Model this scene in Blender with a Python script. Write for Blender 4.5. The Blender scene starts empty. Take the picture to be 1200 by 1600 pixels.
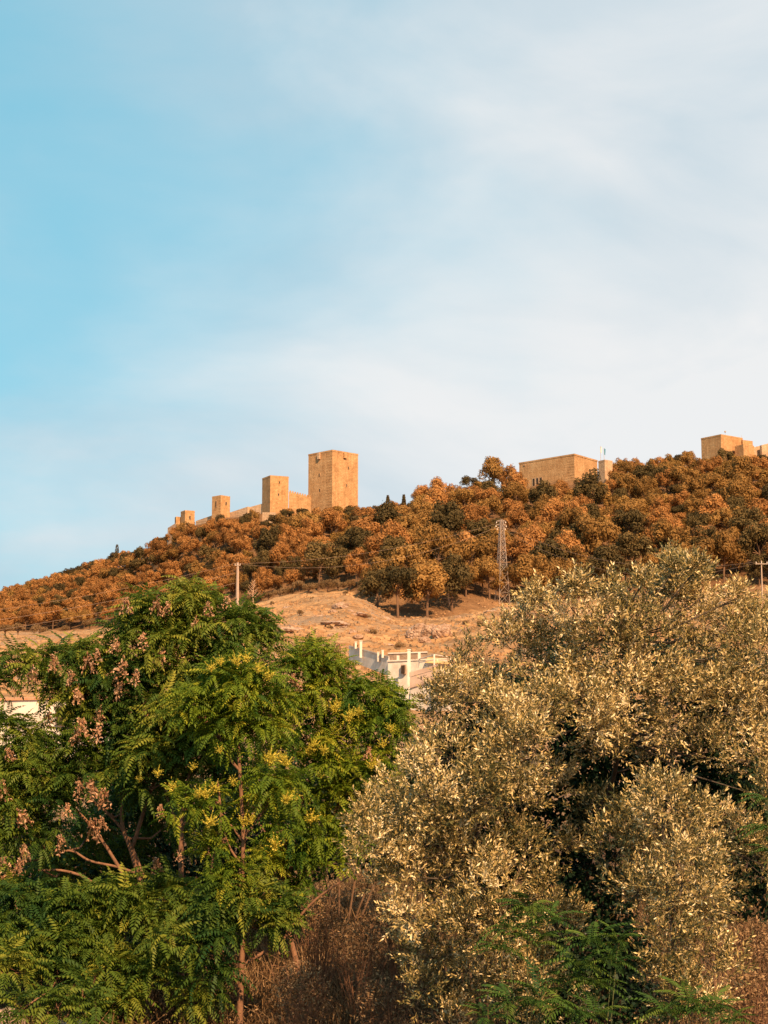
import bpy, math, random
import numpy as np
from mathutils import Vector
random.seed(7); RNG = np.random.default_rng(7)
R = math.radians
S = bpy.context.scene
COL = S.collection

# ---------------------------------------------------------------- camera
W, H, F = 1200.0, 1600.0, 2800.0
HORIZON = 1230.0
TH = math.atan((HORIZON - H/2)/F)
cam_d = bpy.data.cameras.new('camera'); cam = bpy.data.objects.new('camera', cam_d); COL.objects.link(cam)
cam_d.sensor_fit = 'VERTICAL'; cam_d.sensor_height = 24.0; cam_d.sensor_width = 18.0; cam_d.lens = F/H*24.0
cam_d.clip_start = 0.1; cam_d.clip_end = 20000
cam.location = (0, 0, 0); cam.rotation_euler = (math.pi/2 + TH, 0, 0)
S.camera = cam
S.render.resolution_x = 768; S.render.resolution_y = 1024

def at(px, py, Y):
    a = (px - W/2)/F; b = (H/2 - py)/F
    dy = math.cos(TH) - b*math.sin(TH); dz = math.sin(TH) + b*math.cos(TH)
    return Vector((a/dy*Y, Y, dz/dy*Y))
def proj(x, y, z):
    d = y*math.cos(TH) + z*math.sin(TH)
    v = -y*math.sin(TH) + z*math.cos(TH)
    return W/2 + F*x/d, H/2 - F*v/d

# ---------------------------------------------------------------- light
SUN_AZ, SUN_EL = 21.0, 38.0          # to the right of straight behind the camera
sd = Vector((math.sin(R(SUN_AZ))*math.cos(R(SUN_EL)), -math.cos(R(SUN_AZ))*math.cos(R(SUN_EL)), math.sin(R(SUN_EL))))
sl = bpy.data.lights.new('sun', 'SUN'); sl.energy = 5.0; sl.angle = R(0.5); sl.color = (1.0, 0.67, 0.38)
so = bpy.data.objects.new('sun', sl); COL.objects.link(so)
so.rotation_euler = (-sd).to_track_quat('-Z', 'Y').to_euler(); so.location = (30, -60, 40)

world = bpy.data.worlds.new('World'); S.world = world; world.use_nodes = True
S.view_settings.view_transform = 'Standard'; S.view_settings.look = 'None'
S.view_settings.exposure = 0.8; S.view_settings.gamma = 1.0
wn = world.node_tree.nodes; wl = world.node_tree.links; wn.clear()
def N(tree, t, **kw):
    n = tree.nodes.new(t)
    for k, v in kw.items():
        if k.startswith('i_'):
            n.inputs[k[2:].replace('_', ' ')].default_value = v
        else: setattr(n, k, v)
    return n
wt = world.node_tree
out = N(wt, 'ShaderNodeOutputWorld'); bg = N(wt, 'ShaderNodeBackground'); bg.inputs['Strength'].default_value = 0.12
sky = N(wt, 'ShaderNodeTexSky'); sky.sky_type = 'NISHITA'; sky.sun_disc = False
sky.sun_elevation = R(SUN_EL); sky.sun_rotation = R(180 - SUN_AZ)
sky.air_density = 1.0; sky.dust_density = 0.6; sky.ozone_density = 1.6
tc = N(wt, 'ShaderNodeTexCoord')
def math_(tree, op, a, b=None, c=None, clamp=False):
    n = tree.nodes.new('ShaderNodeMath'); n.operation = op; n.use_clamp = clamp
    for i, v in enumerate((a, b, c)):
        if v is None: continue
        if isinstance(v, (int, float)): n.inputs[i].default_value = v
        else: tree.links.new(v, n.inputs[i])
    return n.outputs[0]
sep = N(wt, 'ShaderNodeSeparateXYZ'); wl.new(tc.outputs['Generated'], sep.inputs[0])
tx = math_(wt, 'DIVIDE', sep.outputs['X'], math_(wt, 'MAXIMUM', math_(wt, 'ABSOLUTE', sep.outputs['Y']), 0.2))     # left/right
tz = math_(wt, 'DIVIDE', sep.outputs['Z'], math_(wt, 'MAXIMUM', math_(wt, 'ABSOLUTE', sep.outputs['Y']), 0.2))
# cloud layers: broad soft veil, running diagonally
mp = N(wt, 'ShaderNodeMapping'); wl.new(tc.outputs['Generated'], mp.inputs[0])
mp.inputs['Rotation'].default_value = (0, R(28), 0); mp.inputs['Scale'].default_value = (3.6, 2.0, 6.0); mp.inputs['Location'].default_value = (2.6, 0.4, 1.2)
n1 = N(wt, 'ShaderNodeTexNoise'); wl.new(mp.outputs[0], n1.inputs['Vector'])
n1.inputs['Scale'].default_value = 1.2; n1.inputs['Detail'].default_value = 7; n1.inputs['Roughness'].default_value = 0.48; n1.inputs['Distortion'].default_value = 0.35
mp2 = N(wt, 'ShaderNodeMapping'); wl.new(tc.outputs['Generated'], mp2.inputs[0])
mp2.inputs['Rotation'].default_value = (0, R(-14), 0); mp2.inputs['Scale'].default_value = (5, 3, 22); mp2.inputs['Location'].default_value = (0.3, 0.1, 0.9)
n2 = N(wt, 'ShaderNodeTexNoise'); wl.new(mp2.outputs[0], n2.inputs['Vector'])
n2.inputs['Scale'].default_value = 1.6; n2.inputs['Detail'].default_value = 6; n2.inputs['Roughness'].default_value = 0.55
c1 = math_(wt, 'ADD', math_(wt, 'MULTIPLY', tx, 2.2), 0.78)                  # veil thickens to the right
c2 = math_(wt, 'MULTIPLY', math_(wt, 'SUBTRACT', n1.outputs['Fac'], 0.5), 1.25)
hz = math_(wt, 'MULTIPLY', math_(wt, 'SUBTRACT', 0.26, tz), 2.6)             # and towards the horizon
hz = math_(wt, 'MAXIMUM', hz, 0.0)
c3 = math_(wt, 'MULTIPLY', math_(wt, 'SUBTRACT', n2.outputs['Fac'], 0.5), math_(wt, 'ADD', math_(wt, 'MULTIPLY', hz, 2.2), 0.25))
cl = math_(wt, 'ADD', math_(wt, 'ADD', c1, c2), math_(wt, 'ADD', hz, c3))
mr = N(wt, 'ShaderNodeMapRange'); mr.interpolation_type = 'SMOOTHSTEP'; mr.inputs['From Min'].default_value = 0.0; mr.inputs['From Max'].default_value = 1.15
mr.inputs['To Max'].default_value = 0.95
wl.new(cl, mr.inputs['Value'])
tint = N(wt, 'ShaderNodeMix'); tint.data_type = 'RGBA'; tint.blend_type = 'MULTIPLY'; tint.inputs['Factor'].default_value = 1.0
wl.new(sky.outputs[0], tint.inputs['A']); tint.inputs['B'].default_value = (0.62, 0.8, 0.68, 1)
blu = N(wt, 'ShaderNodeMix'); blu.data_type = 'RGBA'; blu.inputs['Factor'].default_value = 0.72
wl.new(tint.outputs['Result'], blu.inputs['A']); blu.inputs['B'].default_value = (1.15, 3.0, 3.8, 1)
cc = N(wt, 'ShaderNodeValToRGB'); n3 = N(wt, 'ShaderNodeTexNoise'); mp3 = N(wt, 'ShaderNodeMapping'); wl.new(tc.outputs['Generated'], mp3.inputs[0])
mp3.inputs['Rotation'].default_value = (0, R(38), 0); mp3.inputs['Scale'].default_value = (3.4, 2.0, 6.0); mp3.inputs['Location'].default_value = (0.7, 0.2, 3.1)
wl.new(mp3.outputs[0], n3.inputs['Vector']); n3.inputs['Scale'].default_value = 1.5; n3.inputs['Detail'].default_value = 8; n3.inputs['Roughness'].default_value = 0.52; n3.inputs['Distortion'].default_value = 0.5
thick = math_(wt, 'ADD', math_(wt, 'MULTIPLY', math_(wt, 'SUBTRACT', n3.outputs['Fac'], 0.5), 2.8), math_(wt, 'SUBTRACT', math_(wt, 'ADD', 0.78, math_(wt, 'MULTIPLY', tx, 1.4)), math_(wt, 'MULTIPLY', math_(wt, 'MAXIMUM', math_(wt, 'SUBTRACT', tz, 0.18), 0.0), 1.9)), clamp=True)
wl.new(thick, cc.inputs[0])
cc.color_ramp.elements[0].position = 0.0; cc.color_ramp.elements[0].color = (2.6, 3.2, 3.6, 1)
cc.color_ramp.elements[1].position = 1.0; cc.color_ramp.elements[1].color = (4.25, 4.22, 4.22, 1)
mix = N(wt, 'ShaderNodeMix'); mix.data_type = 'RGBA'; wl.new(mr.outputs[0], mix.inputs['Factor'])
wl.new(blu.outputs['Result'], mix.inputs['A']); wl.new(cc.outputs[0], mix.inputs['B'])
wl.new(mix.outputs['Result'], bg.inputs['Color']); wl.new(bg.outputs[0], out.inputs[0])

S.render.engine = 'CYCLES'
S.cycles.max_bounces = 6; S.cycles.diffuse_bounces = 3; S.cycles.transparent_max_bounces = 4

# ---------------------------------------------------------------- helpers
def tag(o, label=None, cat=None, group=None, kind=None):
    if label: o['label'] = label
    if cat: o['category'] = cat
    if group: o['group'] = group
    if kind: o['kind'] = kind
    return o
def empty(name, loc, label=None, cat=None, group=None, rz=0):
    o = bpy.data.objects.new(name, None); COL.objects.link(o); o.location = loc; o.rotation_euler = (0, 0, rz)
    o.empty_display_size = 0.5
    return tag(o, label, cat, group)
def npmesh(name, v, f, m, parent=None, smooth=False, tintv=None, origin=None):
    """v (n,3) world verts, f (k,4) or (k,3) faces"""
    v = np.asarray(v, dtype=np.float32); f = np.asarray(f, dtype=np.int32)
    if origin is None and parent is not None: origin = parent.location
    if origin is not None: v = v - np.array(origin, dtype=np.float32)
    me = bpy.data.meshes.new(name); k = f.shape[1]
    me.vertices.add(len(v)); me.vertices.foreach_set('co', v.ravel())
    me.loops.add(f.size); me.loops.foreach_set('vertex_index', f.ravel())
    me.polygons.add(len(f)); me.polygons.foreach_set('loop_start', np.arange(0, f.size, k, dtype=np.int32))
    if tintv is not None:
        a = me.attributes.new('tint', 'FLOAT', 'FACE'); a.data.foreach_set('value', np.asarray(tintv, dtype=np.float32))
    me.update(calc_edges=True)
    if smooth: me.polygons.foreach_set('use_smooth', np.ones(len(f), dtype=bool))
    me.materials.append(m)
    o = bpy.data.objects.new(name, me); COL.objects.link(o)
    if parent is not None: o.parent = parent
    elif origin is not None: o.location = origin
    return o
class MB:
    def __init__(s): s.v = []; s.f = []
    def add(s, v, f):
        n = len(s.v); s.v += [tuple(p) for p in v]; s.f += [tuple(i+n for i in q) for q in f]; return s
    def box(s, c, d, rz=0.0):
        cx, cy, cz = c; a, b, h = d[0]/2, d[1]/2, d[2]/2; co, si = math.cos(rz), math.sin(rz)
        pts = []
        for z in (-h, h):
            for x, y in ((-a, -b), (a, -b), (a, b), (-a, b)):
                pts.append((cx + x*co - y*si, cy + x*si + y*co, cz + z))
        return s.add(pts, [(3, 2, 1, 0), (4, 5, 6, 7), (0, 1, 5, 4), (1, 2, 6, 5), (2, 3, 7, 6), (3, 0, 4, 7)])
    def prism(s, poly, z0, z1):
        """poly: list of (x,y) or z0/z1 lists"""
        n = len(poly); Z0 = z0 if hasattr(z0, '__len__') else [z0]*n; Z1 = z1 if hasattr(z1, '__len__') else [z1]*n
        pts = [(p[0], p[1], Z0[i]) for i, p in enumerate(poly)] + [(p[0], p[1], Z1[i]) for i, p in enumerate(poly)]
        fs = [tuple(range(n-1, -1, -1)), tuple(range(n, 2*n))]
        for i in range(n):
            j = (i+1) % n; fs.append((i, j, n+j, n+i))
        return s.add(pts, fs)
    def bar(s, a, b, r0, r1=None, n=6):
        return s.tube([a, b], [r0, r0 if r1 is None else r1], n)
    def tube(s, pts, rad, n=6):
        pts = [Vector(p) for p in pts]; m = len(pts); base = len(s.v)
        up = Vector((0.31, 0.2, 0.93))
        prev = None
        for i, p in enumerate(pts):
            t = (pts[min(i+1, m-1)] - pts[max(i-1, 0)])
            t = t.normalized() if t.length > 1e-9 else Vector((0, 0, 1))
            if prev is None:
                a = t.cross(Vector((1, 0, 0)) if abs(t.x) < 0.8 else Vector((0, 1, 0))).normalized()
            else:
                a = (prev - t*prev.dot(t)); a = a.normalized() if a.length > 1e-6 else prev
            prev = a; b = t.cross(a)
            for k in range(n):
                an = 2*math.pi*k/n
                s.v.append(tuple(p + (a*math.cos(an) + b*math.sin(an))*rad[i]))
        for i in range(m-1):
            for k in range(n):
                k2 = (k+1) % n
                s.f.append((base+i*n+k, base+i*n+k2, base+(i+1)*n+k2, base+(i+1)*n+k))
        s.f.append(tuple(base+k for k in range(n-1, -1, -1))); s.f.append(tuple(base+(m-1)*n+k for k in range(n)))
        return s
    def build(s, name, m, parent=None, smooth=False, origin=None):
        v = s.v
        if origin is None and parent is not None:
            origin = parent.location
            if parent.parent is not None: origin = parent.parent.location
        if origin is not None: v = [(a[0]-origin[0], a[1]-origin[1], a[2]-origin[2]) for a in v]
        me = bpy.data.meshes.new(name); me.from_pydata(v, [], s.f); me.update()
        if smooth: me.polygons.foreach_set('use_smooth', [True]*len(me.polygons))
        me.materials.append(m)
        o = bpy.data.objects.new(name, me); COL.objects.link(o)
        if parent is not None: o.parent = parent
        elif origin is not None: o.location = origin
        return o
def copy_tree(o, parent=None):
    c = o.copy(); COL.objects.link(c)
    if parent is not None: c.parent = parent
    for ch in list(o.children): copy_tree(ch, c)
    return c

# ---------------------------------------------------------------- materials
def newmat(name):
    m = bpy.data.materials.new(name); m.use_nodes = True; t = m.node_tree; t.nodes.clear()
    o = t.nodes.new('ShaderNodeOutputMaterial'); return m, t, o
def ramp(t, fac, stops, interp='LINEAR'):
    r = t.nodes.new('ShaderNodeValToRGB'); r.color_ramp.interpolation = interp
    e = r.color_ramp.elements
    while len(e) < len(stops): e.new(0.5)
    for i, (p, c) in enumerate(stops):
        e[i].position = p; e[i].color = (*c, 1)
    t.links.new(fac, r.inputs[0]); return r.outputs[0]
def noise(t, scale, detail=4, rough=0.55, vec=None, dist=0.0):
    n = t.nodes.new('ShaderNodeTexNoise'); n.inputs['Scale'].default_value = scale
    n.inputs['Detail'].default_value = detail; n.inputs['Roughness'].default_value = rough; n.inputs['Distortion'].default_value = dist
    if vec is not None: t.links.new(vec, n.inputs['Vector'])
    return n.outputs['Fac']
def mixc(t, fac, a, b, blend='MIX'):
    n = t.nodes.new('ShaderNodeMix'); n.data_type = 'RGBA'; n.blend_type = blend
    for s, v in (('Factor', fac), ('A', a), ('B', b)):
        if isinstance(v, (int, float)): n.inputs[s].default_value = v
        elif isinstance(v, tuple): n.inputs[s].default_value = (*v, 1)
        else: t.links.new(v, n.inputs[s])
    return n.outputs['Result']
def bump(t, h, strength, dist):
    b = t.nodes.new('ShaderNodeBump'); b.inputs['Strength'].default_value = strength; b.inputs['Distance'].default_value = dist
    t.links.new(h, b.inputs['Height']); return b.outputs[0]
def leaf_mat(name, stops, transl=0.25, rough=0.5, spec=0.3, treevar=0.0):
    m, t, o = newmat(name)
    a = t.nodes.new('ShaderNodeAttribute'); a.attribute_name = 'tint'
    fac = a.outputs['Fac']
    if treevar:
        oi = t.nodes.new('ShaderNodeObjectInfo')
        fac = math_(t, 'ADD', math_(t, 'MULTIPLY', fac, 1-treevar), math_(t, 'MULTIPLY', oi.outputs['Random'], treevar))
    c = ramp(t, fac, stops)
    p = t.nodes.new('ShaderNodeBsdfPrincipled'); t.links.new(c, p.inputs['Base Color'])
    p.inputs['Roughness'].default_value = rough; p.inputs['Specular IOR Level'].default_value = spec
    tr = t.nodes.new('ShaderNodeBsdfTranslucent'); t.links.new(c, tr.inputs['Color'])
    mx = t.nodes.new('ShaderNodeMixShader'); mx.inputs[0].default_value = transl
    t.links.new(p.outputs[0], mx.inputs[1]); t.links.new(tr.outputs[0], mx.inputs[2]); t.links.new(mx.outputs[0], o.inputs[0])
    return m
def simple(name, stops, scale=3.0, rough=0.8, bs=0.3, bd=0.02, detail=6, spec=0.25, metal=0.0):
    m, t, o = newmat(name)
    g = t.nodes.new('ShaderNodeTexCoord').outputs['Object']
    n = noise(t, scale, detail, 0.6, g)
    c = ramp(t, n, stops)
    p = t.nodes.new('ShaderNodeBsdfPrincipled'); t.links.new(c, p.inputs['Base Color'])
    p.inputs['Roughness'].default_value = rough; p.inputs['Specular IOR Level'].default_value = spec; p.inputs['Metallic'].default_value = metal
    if bs: t.links.new(bump(t, noise(t, scale*3, 5, 0.6, g), bs, bd), p.inputs['Normal'])
    t.links.new(p.outputs[0], o.inputs[0]); return m

def stone_mat(name, ca, cb, cc):
    m, t, o = newmat(name)
    g = t.nodes.new('ShaderNodeTexCoord').outputs['Object']
    # masonry courses: height-banded noise plus rubble cells
    sx = t.nodes.new('ShaderNodeSeparateXYZ'); t.links.new(g, sx.inputs[0])
    cx = t.nodes.new('ShaderNodeCombineXYZ')
    t.links.new(math_(t, 'ADD', sx.outputs[0], sx.outputs[1]), cx.inputs[0]); t.links.new(sx.outputs[2], cx.inputs[1])
    br = t.nodes.new('ShaderNodeTexBrick'); t.links.new(cx.outputs[0], br.inputs['Vector'])
    br.inputs['Scale'].default_value = 1.0; br.inputs['Brick Width'].default_value = 1.3; br.inputs['Row Height'].default_value = 0.6
    br.inputs['Mortar Size'].default_value = 0.04; br.inputs['Color1'].default_value = (0.82, 0.82, 0.82, 1); br.inputs['Color2'].default_value = (1.1, 1.08, 1.05, 1); br.inputs['Mortar'].default_value = (0.7, 0.66, 0.6, 1)
    n1 = noise(t, 0.22, 6, 0.62, g, 0.4); c = ramp(t, n1, [(0.3, ca), (0.5, cb), (0.72, cc)])
    c = mixc(t, 0.6, c, br.outputs['Color'], 'MULTIPLY')
    c = mixc(t, 0.5, c, ramp(t, noise(t, 1.1, 6, 0.7, g), [(0.35, (0.66, 0.60, 0.54)), (0.6, (1.08, 1.06, 1.03))]), 'MULTIPLY')
    mp = t.nodes.new('ShaderNodeMapping'); mp.inputs['Scale'].default_value = (1.3, 1.3, 0.12); t.links.new(g, mp.inputs[0])
    streak = ramp(t, noise(t, 0.9, 5, 0.6, mp.outputs[0]), [(0.35, (0.72, 0.68, 0.62)), (0.6, (1.0, 1.0, 1.0))])
    c = mixc(t, 0.55, c, streak, 'MULTIPLY')
    p = t.nodes.new('ShaderNodeBsdfPrincipled'); t.links.new(c, p.inputs['Base Color']); p.inputs['Roughness'].default_value = 0.9
    p.inputs['Specular IOR Level'].default_value = 0.15
    h = math_(t, 'ADD', math_(t, 'MULTIPLY', br.outputs['Fac'], -0.3), noise(t, 1.6, 6, 0.6, g))
    t.links.new(bump(t, h, 0.7, 0.25), p.inputs['Normal']); t.links.new(p.outputs[0], o.inputs[0]); return m
M = {}
M['stone'] = stone_mat('castle_stone', (0.44, 0.235, 0.108), (0.55, 0.32, 0.155), (0.63, 0.40, 0.21))
M['stone_pale'] = stone_mat('pale_stone', (0.50, 0.32, 0.20), (0.58, 0.39, 0.25), (0.64, 0.45, 0.30))
M['dark_opening'] = simple('dark_opening', [(0.3, (0.03, 0.018, 0.012)), (0.7, (0.06, 0.035, 0.02))], 1, 0.9, 0)
M['bark'] = simple('bark', [(0.3, (0.045, 0.032, 0.022)), (0.7, (0.11, 0.08, 0.055))], 14, 0.9, 0.7, 0.01)
M['sapling_stem'] = simple('sapling_stem', [(0.3, (0.05, 0.06, 0.02)), (0.7, (0.1, 0.1, 0.035))], 14, 0.8, 0)
M['bark_red'] = simple('bark_reddish', [(0.3, (0.13, 0.06, 0.032)), (0.7, (0.27, 0.135, 0.072))], 12, 0.85, 0.7, 0.008)
M['bark_pine'] = simple('bark_pine', [(0.3, (0.09, 0.05, 0.03)), (0.7, (0.2, 0.11, 0.06))], 1, 0.9, 0)
M['bark_pale'] = simple('bark_bleached', [(0.3, (0.42, 0.25, 0.15)), (0.7, (0.6, 0.38, 0.24))], 1, 0.9, 0)
M['white_wall'] = simple('whitewash', [(0.3, (0.50, 0.40, 0.32)), (0.6, (0.72, 0.62, 0.52))], 0.9, 0.85, 0.15, 0.02)
M['pink_wall'] = simple('pink_render', [(0.3, (0.44, 0.29, 0.21)), (0.65, (0.64, 0.45, 0.34))], 0.9, 0.85, 0.15, 0.02)
M['grey_wall'] = simple('rubble_wall', [(0.3, (0.22, 0.15, 0.11)), (0.65, (0.42, 0.28, 0.19))], 1.2, 0.95, 0.8, 0.1)
M['roof_yellow'] = simple('yellow_awning', [(0.3, (0.60, 0.33, 0.12)), (0.7, (0.72, 0.42, 0.17))], 0.7, 0.7, 0.1, 0.02)
M['roof_tile'] = simple('roof_tile', [(0.3, (0.42, 0.2, 0.11)), (0.7, (0.58, 0.3, 0.17))], 2.2, 0.85, 0.6, 0.05)
M['steel'] = simple('galvanised_steel', [(0.3, (0.32, 0.24, 0.19)), (0.7, (0.46, 0.36, 0.29))], 2, 0.6, 0)
M['concrete'] = simple('pole_concrete', [(0.3, (0.38, 0.27, 0.2)), (0.7, (0.5, 0.36, 0.27))], 2, 0.85, 0)
M['wire'] = simple('wire', [(0.3, (0.30, 0.19, 0.13)), (0.7, (0.36, 0.24, 0.17))], 1, 0.7, 0)
M['flag_blue'] = simple('flag_blue', [(0.3, (0.06, 0.22, 0.34)), (0.7, (0.10, 0.30, 0.42))], 1, 0.7, 0)
M['flag_pale'] = simple('flag_pale', [(0.3, (0.55, 0.55, 0.52)), (0.7, (0.7, 0.7, 0.68))], 1, 0.7, 0)
def rock_mat(name, a, b, c, sc):
    m, t, o = newmat(name); g = t.nodes.new('ShaderNodeTexCoord').outputs['Object']
    n = noise(t, sc, 8, 0.62, g, 0.5)
    col = ramp(t, n, [(0.32, a), (0.5, b), (0.68, c)])
    v = t.nodes.new('ShaderNodeTexVoronoi'); v.inputs['Scale'].default_value = sc*1.7; v.feature = 'DISTANCE_TO_EDGE'; t.links.new(g, v.inputs['Vector'])
    cr = ramp(t, v.outputs['Distance'], [(0.0, (0.5, 0.42, 0.36)), (0.06, (1, 1, 1))])
    col = mixc(t, 0.8, col, cr, 'MULTIPLY')
    p = t.nodes.new('ShaderNodeBsdfPrincipled'); t.links.new(col, p.inputs['Base Color']); p.inputs['Roughness'].default_value = 0.92
    t.links.new(bump(t, noise(t, sc*2.5, 9, 0.65, g), 0.9, 0.35/sc), p.inputs['Normal']); t.links.new(p.outputs[0], o.inputs[0]); return m
M['rock'] = rock_mat('hill_rock', (0.26, 0.15, 0.09), (0.42, 0.26, 0.17), (0.58, 0.39, 0.27), 0.5)
M['rock_near'] = rock_mat('near_rock', (0.12, 0.075, 0.05), (0.32, 0.21, 0.145), (0.55, 0.39, 0.29), 4.5)

# foliage
M['pine_rust'] = leaf_mat('pine_rust', [(0.0, (0.18, 0.080, 0.026)), (0.5, (0.42, 0.192, 0.060)), (1.0, (0.64, 0.33, 0.11))], 0.3, 0.7, 0.1, 0.45)
M['pine_ochre'] = leaf_mat('pine_ochre', [(0.0, (0.13, 0.070, 0.022)), (0.5, (0.32, 0.170, 0.050)), (1.0, (0.52, 0.29, 0.09))], 0.3, 0.7, 0.1, 0.45)
M['pine_dark'] = leaf_mat('pine_dark', [(0.0, (0.045, 0.036, 0.015)), (0.5, (0.11, 0.075, 0.028)), (1.0, (0.21, 0.135, 0.048))], 0.15, 0.7, 0.1, 0.4)
M['pine_mix'] = leaf_mat('pine_mix', [(0.0, (0.045, 0.032, 0.014)), (0.3, (0.14, 0.09, 0.034)), (0.34, (0.16, 0.085, 0.022)), (0.65, (0.44, 0.24, 0.068)), (0.7, (0.22, 0.095, 0.03)), (1.0, (0.60, 0.30, 0.10))], 0.2, 0.7, 0.1)
M['scrub'] = leaf_mat('scrub_leaf', [(0.0, (0.13, 0.075, 0.032)), (0.5, (0.22, 0.13, 0.058)), (1.0, (0.32, 0.20, 0.10))], 0.2, 0.7, 0.1, 0.4)
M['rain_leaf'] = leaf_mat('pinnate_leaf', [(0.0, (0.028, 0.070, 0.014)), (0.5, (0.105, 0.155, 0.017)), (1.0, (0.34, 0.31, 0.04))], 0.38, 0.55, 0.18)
M['rain_leaf_young'] = leaf_mat('pinnate_leaf_young', [(0.0, (0.03, 0.085, 0.012)), (0.5, (0.165, 0.225, 0.016)), (1.0, (0.46, 0.40, 0.035))], 0.42, 0.55, 0.18)
M['sapling_leaf'] = leaf_mat('sapling_leaf', [(0.0, (0.02, 0.055, 0.014)), (0.5, (0.055, 0.11, 0.018)), (1.0, (0.13, 0.18, 0.028))], 0.3, 0.55, 0.18)
M['olive_leaf'] = leaf_mat('olive_leaf', [(0.0, (0.035, 0.042, 0.015)), (0.34, (0.15, 0.122, 0.038)), (0.6, (0.44, 0.305, 0.105)), (0.85, (0.76, 0.55, 0.25)), (1.0, (0.92, 0.73, 0.43))], 0.12, 0.45, 0.3)
M['pods'] = leaf_mat('seed_pods', [(0.0, (0.50, 0.27, 0.14)), (0.5, (0.68, 0.41, 0.24)), (1.0, (0.82, 0.56, 0.37))], 0.35, 0.6, 0.2)
M['blossom'] = leaf_mat('blossom', [(0.0, (0.42, 0.36, 0.04)), (0.5, (0.64, 0.50, 0.06)), (1.0, (0.85, 0.66, 0.12))], 0.3, 0.6, 0.2)
M['dry_grass'] = leaf_mat('dry_grass', [(0.0, (0.06, 0.033, 0.016)), (0.5, (0.20, 0.112, 0.050)), (1.0, (0.46, 0.29, 0.15))], 0.2, 0.8, 0.1)
M['shade_dark_leaf'] = leaf_mat('shade_dark_leaf', [(0.0, (0.006, 0.018, 0.009)), (0.5, (0.014, 0.034, 0.013)), (1.0, (0.032, 0.052, 0.016))], 0.2, 0.55, 0.2)  # near-black leaf colour that imitates shade in the crown gaps

def ground_mat():
    m, t, o = newmat('ground_soil')
    g = t.nodes.new('ShaderNodeNewGeometry').outputs['Position']
    sx = t.nodes.new('ShaderNodeSeparateXYZ'); t.links.new(g, sx.inputs[0])
    big = noise(t, 0.012, 6, 0.6, g, 0.6); mid = noise(t, 0.075, 8, 0.68, g, 0.4); fine = noise(t, 0.9, 8, 0.7, g)
    mp = t.nodes.new('ShaderNodeMapping'); mp.inputs['Scale'].default_value = (0.35, 1.0, 2.2); mp.inputs['Rotation'].default_value = (0, R(9), 0); t.links.new(g, mp.inputs[0])
    band = noise(t, 0.07, 7, 0.66, mp.outputs[0], 0.6)
    c = ramp(t, mid, [(0.28, (0.20, 0.105, 0.05)), (0.43, (0.36, 0.20, 0.095)), (0.56, (0.50, 0.295, 0.145)), (0.74, (0.60, 0.40, 0.22))])
    c = mixc(t, 0.75, c, ramp(t, band, [(0.34, (0.42, 0.36, 0.32)), (0.47, (0.9, 0.88, 0.86)), (0.62, (1.2, 1.12, 1.0))]), 'MULTIPLY')
    rockf = math_(t, 'MULTIPLY', ramp(t, big, [(0.42, (0, 0, 0)), (0.58, (1, 1, 1))]), ramp(t, mid, [(0.45, (0, 0, 0)), (0.6, (1, 1, 1))]))
    c = mixc(t, math_(t, 'MULTIPLY', rockf, 0.8), c, (0.27, 0.185, 0.13))
    c = mixc(t, 0.55, c, ramp(t, fine, [(0.3, (0.62, 0.58, 0.54)), (0.6, (1.05, 1.04, 1.0))]), 'MULTIPLY')
    la = t.nodes.new('ShaderNodeAttribute'); la.attribute_name = 'litter'
    c = mixc(t, math_(t, 'MULTIPLY', la.outputs['Fac'], 0.85), c, ramp(t, mid, [(0.3, (0.10, 0.05, 0.024)), (0.7, (0.24, 0.125, 0.06))]))  # pine litter, also darkened so the gaps between crowns look shaded
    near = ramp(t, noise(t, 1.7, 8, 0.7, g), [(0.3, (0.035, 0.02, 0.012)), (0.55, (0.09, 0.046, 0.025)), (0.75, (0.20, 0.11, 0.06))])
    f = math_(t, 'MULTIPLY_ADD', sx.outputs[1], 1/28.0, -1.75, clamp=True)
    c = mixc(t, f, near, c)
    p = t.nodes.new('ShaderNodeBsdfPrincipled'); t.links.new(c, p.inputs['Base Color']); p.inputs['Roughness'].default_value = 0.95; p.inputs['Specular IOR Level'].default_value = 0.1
    h = math_(t, 'ADD', math_(t, 'MULTIPLY', band, 2.0), math_(t, 'ADD', math_(t, 'MULTIPLY', mid, 1.5), math_(t, 'MULTIPLY', fine, 0.35)))
    t.links.new(bump(t, h, 0.9, 1.4), p.inputs['Normal']); t.links.new(p.outputs[0], o.inputs[0]); return m
M['ground'] = ground_mat()

# ---------------------------------------------------------------- terrain
def zof(py, D): return np.array([at(600, p, d)[2] for p, d in zip(np.atleast_1d(py), np.atleast_1d(D))])
U_MID = np.array([-500, 0, 200, 400, 560, 700, 850, 1200, 1700]); Y_MID = np.array([1075, 1062, 1045, 1032, 1024, 1014, 1008, 1000, 990.])
U_TL = np.array([-500, 0, 150, 300, 400, 470, 540, 580, 620, 700, 785, 900, 1050, 1200, 1700])
D_TL = np.array([760, 730, 720, 680, 650, 640, 630, 582, 562, 568, 598, 605, 605, 605, 605.])
Y_TL = np.array([1000, 992, 985, 962, 943, 930, 922, 948, 972, 968, 950, 938, 930, 925, 915.])
U_RG = np.array([-500, 0, 60, 120, 180, 230, 280, 340, 400, 520, 580, 650, 720, 800, 880, 950, 1050, 1120, 1200, 1700])
D_RG = np.array([930, 905, 895, 880, 850, 805, 768, 754, 745, 745, 745, 748, 755, 765, 772, 776, 780, 784, 788, 800.])
Y_RG = np.array([975, 945, 925, 905, 888, 868, 829, 809, 802, 801, 797, 788, 780, 764, 752, 746, 735, 724, 718, 705.])
Z_MID = zof(Y_MID, np.full(len(Y_MID), 260.)); Z_TL = zof(Y_TL, D_TL); Z_RG = zof(Y_RG, D_RG)
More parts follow.
